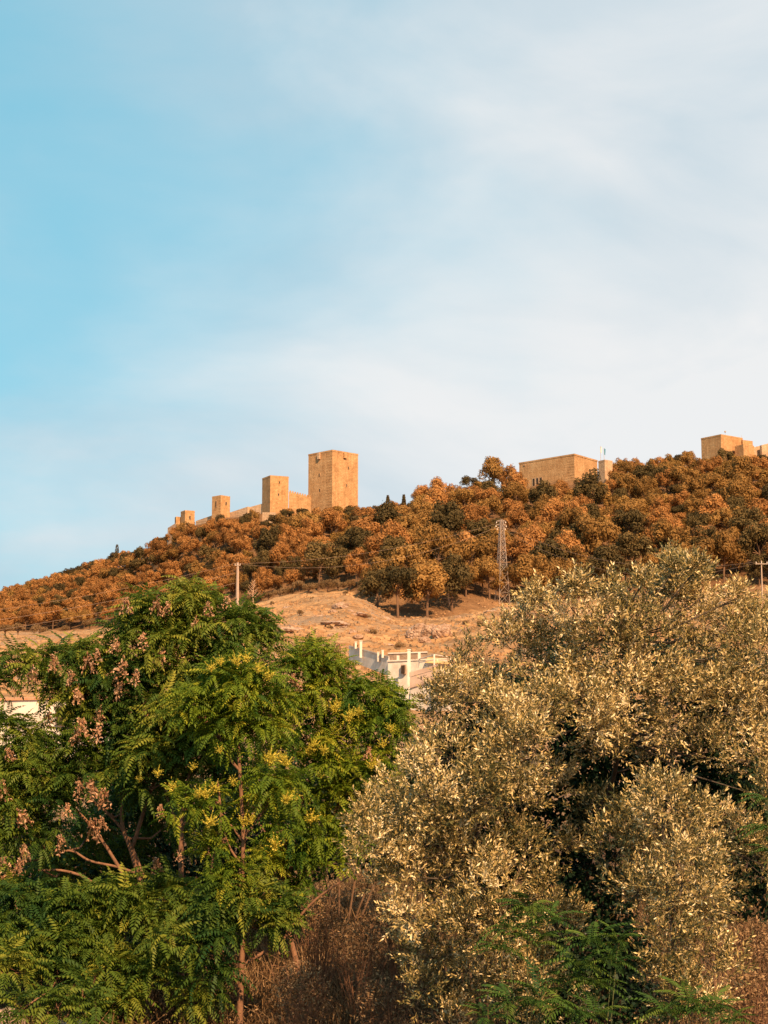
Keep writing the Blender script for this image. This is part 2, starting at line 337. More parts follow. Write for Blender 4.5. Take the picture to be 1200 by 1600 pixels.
def fbm(x, y, s, o=4):
    r = 0; a = 1.0
    for k in range(o):
        c, sn = math.cos(1.3*k+0.4), math.sin(1.3*k+0.4)
        X = (x*c - y*sn)/s; Y = (x*sn + y*c)/s
        r = r + a*np.sin(X*6.28 + 1.7*k + 1.3*np.sin(Y*4.1+k))*np.sin(Y*5.7 + 0.9*k + 1.1*np.sin(X*3.3))
        s *= 0.47; a *= 0.52
    return r
def ground_z(x, y):
    x = np.atleast_1d(np.asarray(x, float)); y = np.atleast_1d(np.asarray(y, float))
    D = np.hypot(x, y); az = np.arctan2(x, y); azc = np.clip(az, -R(21), R(21))
    u = 600 + 2800*np.tan(azc); Dy = D*np.cos(azc)
    zm = np.interp(u, U_MID, Z_MID); dt = np.interp(u, U_TL, D_TL); zt = np.interp(u, U_TL, Z_TL); dr = np.interp(u, U_RG, D_RG); zr = np.interp(u, U_RG, Z_RG)
    z = np.empty_like(D)
    kd = np.array([0, 16, 22, 28, 36, 45, 70, 120, 200.]); kz = np.array([-1.7, -3.4, -4.3, -4.1, -3.1, -2.3, -0.8, 2.2, 9.0])
    near = np.interp(Dy, kd, kz)
    t = np.clip((Dy-200)/60, 0, 1); a = 9.0 + (zm-9.0)*t
    t2 = np.clip((Dy-260)/(dt-260), 0, 1); b = zm + (zt-zm)*t2
    t3 = np.clip((Dy-dt)/(dr-dt), 0, 1); c = zt + (zr-zt)*t3
    t4 = np.clip((Dy-dr)/90, 0, 1); d = zr - 14*t4*t4
    t5 = np.clip((Dy-dr-90)/3000, 0, 1); e = d*(1-t5)
    z = np.where(Dy < 200, near, np.where(Dy < 260, a, np.where(Dy < dt, b, np.where(Dy < dr, c, np.where(Dy < dr+90, d, e)))))
    amp = np.clip((Dy-60)/200, 0, 1)
    z = z + amp*0.38*fbm(x, y, 15, 4)*np.clip((dt+10-Dy)/30, 0, 1) + amp*(0.9*fbm(x, y, 70, 5)) * np.clip((dr+40-Dy)/60, 0.25, 1) + 0.07*fbm(x, y, 2.3, 4)*np.clip((Dy-2)/8, 0, 1)
    fade = 1 - np.clip((np.abs(az) - R(30))/R(35), 0, 1); fade = fade*fade*(3-2*fade)
    base = np.interp(D, [0, 16, 60, 7000], [-1.7, -3.0, -4.5, -6])
    return base + (z-base)*fade
def gz(x, y): return float(ground_z(x, y)[0])
def terrain():
    az = np.concatenate([np.linspace(-180, -40, 36, endpoint=False), np.linspace(-40, -15, 26, endpoint=False), np.linspace(-15, 15, 420, endpoint=False), np.linspace(15, 40, 26, endpoint=False), np.linspace(40, 180, 36, endpoint=False)])
    az = np.radians(az)
    Ds = np.concatenate([np.linspace(1.5, 16, 12, endpoint=False), np.linspace(16, 60, 90, endpoint=False), np.linspace(60, 200, 50, endpoint=False), np.linspace(200, 960, 330, endpoint=False), np.geomspace(960, 9000, 24)])
    A, D = np.meshgrid(az, Ds); x = D*np.sin(A); y = D*np.cos(A); z = ground_z(x.ravel(), y.ravel())
    v = np.stack([x.ravel(), y.ravel(), z], 1); n = len(az); k = len(Ds)
    i, j = np.meshgrid(np.arange(k-1), np.arange(n), indexing='ij'); j2 = (j+1) % n
    f = np.stack([i*n+j, i*n+j2, (i+1)*n+j2, (i+1)*n+j], -1).reshape(-1, 4)[:, ::-1]
    v = np.vstack([v, [[0, 0, -1.7]]])
    o = npmesh('ground', v, f, M['ground'], smooth=True); tag(o, kind='structure')
    o['label'] = 'dry grassy and rocky hillside rising to a ridge'
    # cap under the camera
    c = MB(); ring = [(v[q][0], v[q][1], v[q][2]) for q in range(n)]
    me = o.data
    xx, yy = v[:, 0], v[:, 1]; uu = 600+2800*xx/np.maximum(yy, 1); Dd = np.where(yy > 0, yy, 0)
    wd = np.clip((Dd - np.interp(uu, U_TL, D_TL) + 4 + 5*fbm(xx, yy, 31, 3))/8, 0, 1)  # ground under the wood: litter tone plus painted shade
    at_ = me.attributes.new('litter', 'FLOAT', 'POINT'); at_.data.foreach_set('value', wd.astype(np.float32))
    import bmesh
    bm = bmesh.new(); bm.from_mesh(me); bm.verts.ensure_lookup_table()
    cv = bm.verts[len(v)-1]
    for q in range(n):
        bm.faces.new((bm.verts[q], bm.verts[(q+1) % n], cv)).smooth = True
    bmesh.ops.recalc_face_normals(bm, faces=bm.faces[:]); bm.to_mesh(me); bm.free()
    return o
terrain()

# ---------------------------------------------------------------- foliage templates
def rand_dirs(n, up=0.0):
    d = RNG.normal(size=(n, 3)); d[:, 2] += up; return d/np.linalg.norm(d, axis=1, keepdims=True)
def frames(zdir, updir=None):
    """matrices with columns (x,y,z), z=zdir, random spin"""
    z = zdir/np.linalg.norm(zdir, axis=1, keepdims=True)
    a = RNG.normal(size=z.shape); a -= z*(a*z).sum(1, keepdims=True); a /= np.linalg.norm(a, axis=1, keepdims=True)
    b = np.cross(z, a); return np.stack([a, b, z], -1)
def frames_fwd(fwd, up):
    x = fwd/np.linalg.norm(fwd, axis=1, keepdims=True)
    y = np.cross(up, x); y /= np.maximum(np.linalg.norm(y, axis=1, keepdims=True), 1e-6); z = np.cross(x, y); return np.stack([x, y, z], -1)
def instance(tmpl, Rm, pos, scale):
    """tmpl (V,3) quads in order -> (N*V,3)"""
    p = np.einsum('nij,vj->nvi', Rm, tmpl)*scale[:, None, None] + pos[:, None, :]
    return p.reshape(-1, 3)
def quads(nv): return np.arange(nv).reshape(-1, 4)

def pinnate(pairs=8, L=1.0, droop=0.35, leaflet=0.2, wid=0.065, hang=0.3, seed=0):
    rg = np.random.default_rng(seed); vs = []
    def P(t): return np.array([L*t*(1-0.12*droop*t*t), 0, L*(0.12*math.sin(t*math.pi) - droop*t*t)])
    def quad(b, d, w, l, nrm):
        side = np.cross(d, nrm); side /= np.linalg.norm(side)
        vs.extend([b, b + d*l*0.42 + side*w + nrm*l*0.05, b + d*l - np.array([0, 0, l*0.18]), b + d*l*0.42 - side*w + nrm*l*0.05])
    for i in range(pairs):
        t = 0.2 + 0.76*i/(pairs-1); c = P(t); tg = P(min(t+0.03, 1.03)) - c; tg /= np.linalg.norm(tg)
        sz = leaflet*(0.75 + 0.5*math.sin(math.pi*min(1, (t+0.05)))**0.7)*(1 if t < 0.85 else 0.8)
        for s in (-1, 1):
            d = np.array([0, s*1.0, 0]) + tg*(0.45+rg.uniform(-.1, .15)) + np.array([0, 0, -hang*rg.uniform(0.5, 1.5)]); d /= np.linalg.norm(d)
            quad(c, d, wid*0.5*rg.uniform(0.85, 1.15), sz*rg.uniform(0.85, 1.1), np.array([0.2, 0, 1.0]))
    c = P(1.0); tg = P(1.03)-c; tg /= np.linalg.norm(tg); quad(c, tg, wid*0.5, leaflet*0.9, np.array([0, 0, 1.0]))
    for a, b in ((0.0, 0.5), (0.5, 1.0)):        # rachis
        pa, pb = P(a), P(b); w = np.array([0, 0.006*L, 0]); vs.extend([pa-w, pb-w*0.6, pb+w*0.6, pa+w])
    return np.array(vs)
PIN = [pinnate(8, 1.0, 0.30, 0.21, 0.085, 0.35, 1), pinnate(8, 1.0, 0.55, 0.20, 0.085, 0.55, 2), pinnate(7, 1.0, 0.12, 0.22, 0.09, 0.2, 3)]
PIN_BIG = [pinnate(12, 1.0, 0.35, 0.17, 0.055, 0.3, 4), pinnate(11, 1.0, 0.6, 0.17, 0.055, 0.4, 5)]
def shoot(n=15, L=1.0, ll=0.30, lw=0.07, seed=0):
    rg = np.random.default_rng(seed); vs = []
    for i in range(n):
        t = 0.12 + 0.88*i/(n-1); az = i*2.4 + rg.uniform(-.4, .4); el = R(70 - 50*t + rg.uniform(-12, 12))
        d = np.array([math.cos(az)*math.sin(el), math.sin(az)*math.sin(el), math.cos(el)])
        s = np.cross(d, rg.normal(size=3)); s /= np.linalg.norm(s)
        b = np.array([0.03*math.sin(5*t), 0.03*math.cos(4*t), t*L]); l = ll*rg.uniform(0.75, 1.15)*(1-0.25*t)
        n_ = np.cross(s, d)
        vs.extend([b, b+d*l*0.5+s*lw*0.5+n_*l*0.06, b+d*l, b+d*l*0.5-s*lw*0.5+n_*l*0.06])
    vs.extend([(-.008, 0, 0), (.008, 0, 0), (.004, 0, L), (-.004, 0, L)])
    return np.array([np.array(q) for q in vs])
SHOOT = [shoot(13, 1.0, 0.34, 0.085, 11), shoot(11, 0.8, 0.37, 0.09, 12), shoot(15, 1.1, 0.31, 0.08, 13)]

def lobe_points(c, r, n, up=0.25, squash=(1, 1, 0.9), inner=0.25):
    d = rand_dirs(n, up); rr = r*(1 - inner*RNG.random((n, 1))**1.5)
    return c + d*rr*np.array(squash), d

# ---------------------------------------------------------------- pines
def pine_variant(seed, n_cl=24, per=170, form='round'):
    rg = np.random.default_rng(seed)
    # unit crown: radius 1, height from 0 to ~1.7 (before scaling)
    cl = []
    hs = {'round': 0.78, 'tall': 1.15, 'flat': 0.55}[form]
    while len(cl) < n_cl:
        d = rg.normal(size=3); d /= np.linalg.norm(d); d[2] = abs(d[2])*1.0 if rg.random() < 0.8 else d[2]*0.6
        p = d*np.array([0.78, 0.78, hs*1.05])*rg.uniform(0.6, 1.05); r = rg.uniform(0.17, 0.34)
        cl.append((p, r))
    V = []; T = []
    for p, r in cl:
        n = int(per*(r/0.28)**2); d = rg.normal(size=(n, 3)); d[:, 2] += 0.35; d /= np.linalg.norm(d, axis=1, keepdims=True)
        wob = 1 + 0.18*np.sin(d[:, 0]*7+seed)*np.sin(d[:, 1]*6+r*20)
        q = p + d*(r*wob*(1.16-0.42*rg.random(n)**1.1))[:, None]*np.array([1, 1, 0.95])
        nrm = d + rg.normal(size=(n, 3))*0.28; nrm /= np.linalg.norm(nrm, axis=1, keepdims=True)
        a = np.cross(nrm, rg.normal(size=(n, 3))); a /= np.linalg.norm(a, axis=1, keepdims=True); b = np.cross(nrm, a)
        s = (0.054*rg.uniform(0.5, 1.5, n))[:, None]
        quad = np.stack([q - a*s, q - b*s*0.55 + nrm*s*0.3, q + a*s, q + b*s*0.55 + nrm*s*0.3], 1)
        V.append(quad.reshape(-1, 3)); T.append(np.clip(rg.normal(0.45, 0.14) + rg.normal(0, 0.09, n), 0, 1))
    V = np.vstack(V); T = np.concatenate(T)
    return V, T, cl
FORMS = ['round', 'round', 'tall', 'round', 'flat', 'round', 'tall', 'flat', 'round', 'round']
PINES = [pine_variant(100+i, 20+3*(i % 4), 180, FORMS[i]) for i in range(10)]
def pine_trunk_mb(i):
    V, T, cl = PINES[i]; mb = MB(); rg = random.Random(i)
    top = Vector((rg.uniform(-.08, .08), rg.uniform(-.08, .08), 0.15))
    mb.tube([(0, 0, -1.25), (0.02, 0.01, -0.7), (top.x*0.6, top.y*0.6, -0.25), top], [0.062, 0.05, 0.042, 0.028], 6)
    for p, r in cl[:9]:
        mb.tube([(top.x*0.6, top.y*0.6, -0.3+0.3*rg.random()), (p[0]*0.5, p[1]*0.5, p[2]*0.4-0.05), tuple(p)], [0.026, 0.018, 0.008], 4)
    return mb
PMESH = []          # (crown mesh per material, trunk mesh)
for i in range(10):
    V, T, cl = PINES[i]
    d = {}
    for mname in ('pine_rust', 'pine_ochre', 'pine_dark'):
        o = npmesh('crown', V, quads(len(V)), M[mname], tintv=T); d[mname] = o.data; COL.objects.unlink(o); bpy.data.objects.remove(o)
    t = pine_trunk_mb(i).build('trunk', M['bark_pine']); tm = t.data; bpy.data.objects.remove(t)
    PMESH.append((d, tm))

# foreground outline (photo px): nothing on the hill is visible below this
FG_X = [0, 30, 60, 150, 190, 230, 290, 330, 380, 420, 432, 450, 490, 545, 600, 640, 690, 712, 740, 800, 850, 900, 940, 975, 1040, 1070, 1100, 1150, 1200]
FG_Y = [1060, 1050, 1040, 1005, 955, 935, 912, 930, 950, 960, 1015, 1020, 1000, 1015, 1060, 1090, 1090, 1050, 1005, 965, 930, 905, 935, 925, 905, 880, 925, 915, 915]
pts = []      # x,y,r
def tree_r(u, D, dt, dr):
    t = (D-dt)/(dr-dt)
    base = np.interp(u, [-100, 150, 350, 550, 700, 1200], [3.8, 4.0, 4.8, 6.8, 7.3, 7.3])
    far = np.interp(u, [-100, 150, 350, 550, 700, 1200], [3.4, 3.6, 3.7, 4.5, 5.2, 5.2])
    return base + (far-base)*max(0, min(1, t))
rg = random.Random(5)
# fixed trees the photo shows clearly: (px, py of crown middle, depth, crown radius px, kind)
FIXED = [(622, 925, 562, 38, 'pine_dark', 0), (668, 918, 564, 39, 'pine_ochre', 3), (706, 905, 578, 38, 'pine_dark', 5), (590, 925, 574, 30, 'pine_dark', 1), (640, 890, 592, 38, 'pine_ochre', 8),
         (830, 905, 598, 34, 'pine_ochre', 1), (870, 890, 604, 32, 'pine_ochre', 9), (800, 802, 700, 24, 'pine_rust', 7), (762, 800, 705, 26, 'pine_rust', 0), (690, 786, 735, 22, 'pine_rust', 2),
         (662, 788, 738, 20, 'pine_rust', 8), (735, 772, 752, 17, 'pine_dark', 2), (770, 757, 757, 24, 'pine_ochre', 3), (800, 765, 748, 22, 'pine_rust', 5)]
fixed_pts = []
for (px, py, D, rp, kd, vi) in FIXED:
    p = at(px, py, D); r = rp*D/2800; pts.append((p.x, D, r)); fixed_pts.append((p.x, D, r, kd, vi))
LIM_X = [-80, 0, 60, 120, 180, 215, 232, 262, 280, 308, 330, 360, 405, 440, 480, 560, 575, 640, 652, 730, 760, 806, 812, 828, 832, 848, 852, 872, 890, 930, 935, 957, 960, 1000, 1040, 1090, 1098, 1128, 1150, 1185, 1200, 1280]
LIM_Y = [945, 918, 900, 880, 860, 856, 845, 828, 815, 812, 803, 800, 800, 790, 788, 786, 782, 778, 764, 758, 745, 738, 742, 742, 762, 762, 740, 732, 728, 724, 752, 752, 716, 716, 710, 703, 704, 706, 702, 702, 704, 690]
tries = 0
while tries < 60000 and len(pts) < 900:
    tries += 1
    u = rg.uniform(-70, 1270); dt = float(np.interp(u, U_TL, D_TL)); dr = float(np.interp(u, U_RG, D_RG))
    D = dt + 2 + (dr + 14 - dt - 2)*rg.random(); x = (u-600)/2800*D
    # keep the castle clearings
    if 742 < D and 400 < u < 570 and D > 738: continue
    if D > 740 and 815 < u < 962: continue
    if D > 748 and 355 < u < 410: continue
    if D > 762 and 1090 < u < 1215 and D > 778: continue
    r = tree_r(u, D, dt, dr)*rg.choice([rg.uniform(0.6, 0.85), rg.uniform(0.85, 1.15), rg.uniform(1.0, 1.3)])
    top = proj(x, D, gz(x, D) - 0.3 + 2.3*r)[1]
    if top < np.interp(u, LIM_X, LIM_Y): continue
    ok = True
    for (a, b, q) in pts:
        if (a-x)**2 + ((b-D)*0.8)**2 < (0.585*(r+q))**2: ok = False; break
    if ok: pts.append((x, D, r))
trees = []
for k, (x, D, r) in enumerate(pts):
    u = 600 + 2800*x/D
    if k < len(fixed_pts):
        kd, vi = fixed_pts[k][3], fixed_pts[k][4]
    else:
        s = rg.random(); vi = rg.randrange(10)
        dr = float(np.interp(u, U_RG, D_RG))
        pr = np.interp(u, [0, 300, 500, 700, 1200], [0.74, 0.64, 0.40, 0.26, 0.24])
        pd = np.interp(u, [0, 300, 500, 700, 1200], [0.14, 0.20, 0.30, 0.26, 0.24])
        if u < 260 and D > dr - 16: pd = 0.6
        if D > dr - 30 and u > 600: pr += 0.2
        kd = 'pine_dark' if s < pd else ('pine_rust' if s < pd + pr else 'pine_ochre')
    z0 = gz(x, D); sc = r
    trees.append(dict(x=x, y=D, r=r, z=z0, kd=kd, vi=vi, u=u))
# crude visibility count
buf = np.zeros((1600//2, 1200//2), dtype=np.int32); YY, XX = np.mgrid[0:800, 0:600]
fgy = np.interp(np.arange(600)*2, FG_X, FG_Y)
order = sorted(range(len(trees)), key=lambda i: -trees[i]['y'])
for i in order:
    t = trees[i]; cz = t['z'] + 1.35*t['r']; px, py = proj(t['x'], t['y'], cz); rp = t['r']*2800/t['y']
    x0, x1, y0, y1 = int(max(0, (px-rp)/2)), int(min(600, (px+rp)/2+1)), int(max(0, (py-rp)/2)), int(min(800, (py+rp)/2+1))
    if x1 <= x0 or y1 <= y0: t['vis'] = 0; continue
    m = ((XX[y0:y1, x0:x1]*2-px)**2 + (YY[y0:y1, x0:x1]*2-py)**2) < rp*rp
    buf[y0:y1, x0:x1][m] = i+1
mask = (YY*2) < fgy[None, :]
cnt = np.bincount((buf*mask).ravel(), minlength=len(trees)+1)[1:]
for i, t in enumerate(trees): t['vis'] = int(cnt[i])
rank = sorted(range(len(trees)), key=lambda i: -trees[i]['vis'])
solo = [i for i in rank[:285] if trees[i]['vis'] >= 12]; rest = [i for i in rank if i not in set(solo)]
print('pines', len(trees), 'solo', len(solo), 'rest', len(rest), 'rest visible', sum(1 for i in rest if trees[i]['vis'] > 4))
def region(u):
    if u < 130: return 'at the far left end of the hill'
    if u < 270: return 'left of the castle'
    if u < 400: return 'below the two small towers'
    if u < 480: return 'below the middle tower'
    if u < 600: return 'below the great keep'
    if u < 720: return 'right of the keep'
    if u < 810: return 'behind the steel pylon'
    if u < 900: return 'below the long stone building'
    if u < 1000: return 'below the flag tower'
    if u < 1090: return 'between flag tower and right block'
    return 'below the far right stone block'
kn = {'pine_rust': 'rust-brown', 'pine_ochre': 'ochre-brown', 'pine_dark': 'dark'}
def row(t):
    u = t['u']; dt = float(np.interp(u, U_TL, D_TL)); dr = float(np.interp(u, U_RG, D_RG)); f = (t['y']-dt)/(dr-dt)
    return 'low' if f < 0.33 else ('mid-slope' if f < 0.72 else 'ridge-top')
buckets = {}
for i in solo:
    t = trees[i]; buckets.setdefault((row(t), kn[t['kd']], region(t['u'])), []).append(i)
ordw = ['leftmost', 'second', 'third', 'fourth', 'fifth', 'sixth', 'seventh', 'eighth', 'ninth', 'tenth', 'eleventh', 'twelfth', 'thirteenth', 'fourteenth', 'fifteenth', 'sixteenth', 'seventeenth', 'eighteenth', 'nineteenth', 'twentieth']
for (rw, kc, rgn), ids in buckets.items():
    ids.sort(key=lambda i: trees[i]['u'])
    for j, i in enumerate(ids):
        t = trees[i]; n = len(ids)
        od = '' if n == 1 else (', leftmost' if j == 0 else (', rightmost' if j == n-1 else ', %s from left' % ordw[min(j, 19)]))
        root = empty('pine_tree', (t['x'], t['y'], t['z'] - 0.3), '%s %s pine %s%s' % (rw, kc, rgn, od), 'pine tree', 'pines on the castle hill', rg.uniform(0, 6.28))
        sc = t['r']; dcr, tm = PMESH[t['vi']]
        hgt = rg.uniform(0.85, 1.3)
        for nm, me in (('crown', dcr[t['kd']]), ('trunk', tm)):
            o = bpy.data.objects.new(nm, me); COL.objects.link(o); o.parent = root
            o.location = (0, 0, 1.22*sc); o.scale = (sc, sc, sc*hgt)
# the rest of the wood
VV = []; TT = []
for i in rest:
    t = trees[i]; V, T, cl = PINES[t['vi']]; a = rg.uniform(0, 6.28); c, s = math.cos(a), math.sin(a)
    k = len(T); sel = RNG.permutation(k)[:k//2]
    q = V.reshape(-1, 4, 3)[sel]; m = q.mean(1, keepdims=True); q = m + (q-m)*1.4
    q = q @ np.array([[c, s, 0], [-s, c, 0], [0, 0, 1]])
    VV.append((q*t['r'] + np.array([t['x'], t['y'], t['z'] - 0.3 + 1.2*t['r']])).reshape(-1, 3)); TT.append({'pine_dark': 0.0, 'pine_ochre': 0.34, 'pine_rust': 0.68}[t['kd']] + 0.31*T[sel])
if VV:
    VV = np.vstack(VV); TT = np.concatenate(TT)
    o = npmesh('pine_wood', VV, quads(len(VV)), M['pine_mix'], tintv=TT); tag(o, 'dense mass of small pines filling in between the nearer ones on the hill', 'pine wood', None, 'stuff')

# small round scrub / wild olives at the edge of the grass
def scrub_variant(seed):
    rgs = np.random.default_rng(seed); V = []; T = []
    for k in range(9):
        d = rgs.normal(size=3); d /= np.linalg.norm(d); d[2] = abs(d[2]); p = d*np.array([0.62, 0.62, 0.5]); r = rgs.uniform(0.28, 0.45); n = 190
        e = rgs.normal(size=(n, 3)); e /= np.linalg.norm(e, axis=1, keepdims=True); q = p + e*r*(1-0.25*rgs.random((n, 1)))
        nrm = e + rgs.normal(size=(n, 3))*0.5; nrm /= np.linalg.norm(nrm, axis=1, keepdims=True)
        a = np.cross(nrm, rgs.normal(size=(n, 3))); a /= np.linalg.norm(a, axis=1, keepdims=True); b = np.cross(nrm, a); s = 0.06*rgs.uniform(.6, 1.3, (n, 1))
        V.append(np.stack([q-a*s, q-b*s*.6, q+a*s, q+b*s*.6], 1).reshape(-1, 3)); T.append(np.clip(rgs.normal(.5, .15)+rgs.normal(0, .15, n), 0, 1))
    return np.vstack(V), np.concatenate(T)
SCR = []
for i in range(4):
    V, T = scrub_variant(300+i); o = npmesh('crown', V, quads(len(V)), M['scrub'], tintv=T); cm = o.data; bpy.data.objects.remove(o)
    mb = MB(); mb.tube([(0, 0, -0.75), (0.03, 0.02, -0.4), (0, 0, 0.1)], [0.09, 0.07, 0.04], 6)
    for a in range(4): mb.tube([(0.02, 0.02, -0.4), (0.35*math.cos(a*1.6), 0.35*math.sin(a*1.6), 0.1)], [0.045, 0.015], 5)
    o = mb.build('trunk', M['bark_pine']); SCR.append((cm, o.data)); bpy.data.objects.remove(o)
ORD = ['leftmost', 'second', 'third', 'fourth', 'fifth', 'sixth', 'seventh', 'eighth', 'ninth', 'tenth', 'eleventh', 'twelfth', 'thirteenth', 'fourteenth', 'fifteenth']
scr = [(8, 985, 700), (62, 982, 705), (102, 986, 700), (28, 996, 690), (140, 986, 690), (352, 938, 660), (392, 928, 655), (408, 916, 650), (420, 928, 640), (438, 915, 642), (450, 921, 636), (468, 915, 634), (482, 920, 628), (497, 911, 632),
       (512, 914, 626), (528, 908, 630), (545, 911, 622), (434, 903, 655), (462, 899, 655), (490, 896, 652), (520, 893, 650), (548, 895, 645), (540, 955, 560), (424, 950, 590), (1150, 905, 610), (900, 912, 602), (468, 968, 430), (515, 985, 330), (585, 985, 330), (625, 1003, 280), (728, 972, 400), (752, 990, 330), (488, 940, 560), (575, 975, 420), (445, 1000, 300)]
lab = ['far left by the tan field', 'second from the far left edge', 'third from the far left edge', 'low one nearest the left edge of the field', 'right end of the left field', 'beside the concrete pole, to its left', 'beside the concrete pole, to its right']
for k, (px, py, D) in enumerate(scr):
    p = at(px, py, D); z = gz(p.x, D); r = rg.uniform(2.4, 3.6) if k not in (22, 23) and k < 26 else rg.uniform(0.7, 1.2)
    where = lab[k] if k < len(lab) else ('in the row above the pale field, %s from left' % ORD[k-7] if k < 22 else ['alone in the rocky field', 'alone on the field left of the rocks', 'under the pines at right', 'peeping over the olive top', 'mid-field left of the low ledge', 'just above the garden wall', 'left of the boulder outcrop', 'close above the white house', 'right of the boulder outcrop', 'at the field edge by the olive crown', 'near the upper field edge', 'mid-field under the lowest pines', 'by the left tree crown'][k-22])
    root = empty('scrub_tree', (p.x, D, z-0.1), 'small round olive-brown scrub tree ' + where, 'scrub tree', 'scrub trees along the field edge', rg.uniform(0, 6))
    for nm, me in (('crown', SCR[k % 4][0]), ('trunk', SCR[k % 4][1])):
        o = bpy.data.objects.new(nm, me); COL.objects.link(o); o.parent = root; o.location = (0, 0, 0.7*r); o.scale = (r, r, r*0.9)
# bare, bleached trees and two spiky cypresses on the skyline
def bare_tree(px, pyb, D, h, label):
    p = at(px, pyb, D); z = gz(p.x, D); root = empty('bare_tree', (p.x, D, z), label, 'bare tree'); r2 = random.Random(int(px)); mb = MB()
    top = Vector((p.x + 0.05*h, D, z + h)); mb.tube([(p.x, D, z-0.3), (p.x-0.04*h, D, z+h*0.4), top], [0.28, 0.2, 0.05], 6)
    mb.build('trunk', M['bark_pale'], root); br = MB()
    for k in range(22):
        t = 0.25 + 0.7*k/22; a = k*2.4; b = Vector((p.x - 0.04*h*(1-abs(t-.4)), D, z + h*t)); L = h*0.34*(1.15-t)
        e = b + Vector((math.cos(a)*L, math.sin(a)*L, L*0.9)); m = (b+e)/2 + Vector((0, 0, -0.1*L)); br.tube([b, m, e], [0.1, 0.06, 0.03], 4)
        for q in range(3):
            e2 = m.lerp(e, q/3) + Vector((r2.uniform(-1, 1), r2.uniform(-1, 1), r2.uniform(0.3, 1)))*L*0.3; br.tube([m.lerp(e, q/3), e2], [0.045, 0.02], 3)
    br.build('branches', M['bark_pale'], root)
bare_tree(702, 948, 584, 14, 'pale bare tree with fine twigs in front of the lowest pines')
bare_tree(397, 868, 640, 9, 'small bleached bare tree on the slope above the concrete pole')
def cypress(px, py, D, h, label):
    p = at(px, py, D); z = p.z - h; root = empty('cypress', (p.x, D, gz(p.x, D)), label, 'cypress'); z = gz(p.x, D)
    h = p.z - z; n = 700; t = RNG.random(n); a = RNG.random(n)*6.28; rr = 0.14*h*(1-t)**0.8*(0.6+0.4*RNG.random(n)) + 0.1
    q = np.stack([p.x + rr*np.cos(a), D + rr*np.sin(a), z + h*(0.12+0.88*t)], 1); e = np.stack([np.cos(a), np.sin(a), np.full(n, 1.2)], 1)
    Rm = frames(e); tm = np.array([(-.12, 0, 0), (0, .1, .3), (.12, 0, .55), (0, -.1, .3)])*1.2
    v = instance(tm, Rm, q, np.full(n, 1.0)); npmesh('crown', v, quads(len(v)), M['pine_dark'], root, tintv=RNG.random(n))
    MB().tube([(p.x, D, z-0.3), (p.x, D, z+h*0.8)], [0.18, 0.05], 6).build('trunk', M['bark_pine'], root)
cypress(183, 852, 862, 9, 'thin dark spiky treetop poking up from the left skyline'); cypress(211, 860, 850, 7, 'second thin dark treetop on the left skyline, nearer the castle')
cypress(631, 774, 752, 9, 'narrow pointed dark conifer on the skyline right of the keep'); cypress(745, 753, 762, 8, 'narrow dark conifer between keep and long building'); cypress(606, 775, 752, 7, 'small conifer just left of the pointed one on the skyline')

# ---------------------------------------------------------------- castle
def corner_fp(pf, D, cl_, s_):
    """footprint from front corner px; cl_ lateral metres of left face, s_ lateral metres of right face (square-cornered)"""
    f = at(pf, 800, D); fx = (pf-600)/2800*D
    return fx, D
def tower(name, pxl, pxc, pxr, ytop, D, base_drop, label, mat='stone', kl=None, kr=None, cat='tower', cap=True):
    top = at(pxc, ytop, D); cx = top.x
    cl_ = (pxc-pxl)/2800*D; s_ = (pxr-pxc)/2800*D
    dl = kl if kl is not None else s_; dr_ = kr if kr is not None else cl_
    # lateral positions so that the far corners sit at the wanted px
    L = (at(pxl, ytop, D+dl).x, D+dl); Rr = (at(pxr, ytop, D+dr_).x, D+dr_); Fp = (cx, D); B = (L[0]+Rr[0]-cx, L[1]+Rr[1]-D)
    zt = top.z; zb = min(gz(*L), gz(*Rr), gz(*Fp), gz(*B)) - base_drop
    root = empty(name, (cx, D, gz(cx, D)), label, cat)
    mb = MB(); mb.prism([Fp, Rr, B, L], zb, zt)
    mb.build('wall', M[mat], root)
    if cap:
        # low parapet rim standing proud of the walls
        c = Vector(((Fp[0]+B[0])/2, (Fp[1]+B[1])/2)); P = MB()
        o_ = [tuple(c + (Vector(q)-c)*1.012) for q in (Fp, Rr, B, L)]; i_ = [tuple(c + (Vector(q)-c)*0.90) for q in (Fp, Rr, B, L)]
        for a in range(4):
            b = (a+1) % 4; P.prism([o_[a], o_[b], i_[b], i_[a]], zt - 0.55, zt + 0.12)
        P.build('parapet', M[mat], root)
    return root, dict(F=Vector(Fp), R=Vector(Rr), L=Vector(L), B=Vector(B), zt=zt, zb=zb)
def on_face(root, g, face, t, z, w, h, name, mat, depth=0.25, proud=0.004):
    A, Bq = (g['F'], g['R']) if face == 'R' else (g['F'], g['L'])
    d = (Bq-A); ln = d.length; d = d.normalized(); c = A + d*ln*t
    n = Vector((d.y, -d.x)); 
    if n.y > 0: n = -n
    ang = math.atan2(d.y, d.x); cc = c + n*(proud)
    return MB().box((cc.x, cc.y, z), (w, depth, h), ang).build(name, M[mat], root)
def slit(root, g, face, t, z, w, h):
    """opening with a stone surround"""
    A, Bq = (g['F'], g['R']) if face == 'R' else (g['F'], g['L'])
    fr = on_face(root, g, face, t, z, w*1.5, h*1.2, 'window', 'stone_pale', 0.3, 0.0)
    d = (Bq-A).normalized(); n = Vector((d.y, -d.x)); n = -n if n.y > 0 else n
    c = A + (Bq-A)*t + n*0.10; o = MB().box((c.x, c.y, z), (w, 0.2, h), math.atan2(d.y, d.x)).build('opening', M['dark_opening'], fr, origin=root.location)
keep, g = tower('keep_tower', 482, 519.3, 559.5, 703, 732, 2, 'great square stone keep, tallest tower on the ridge')
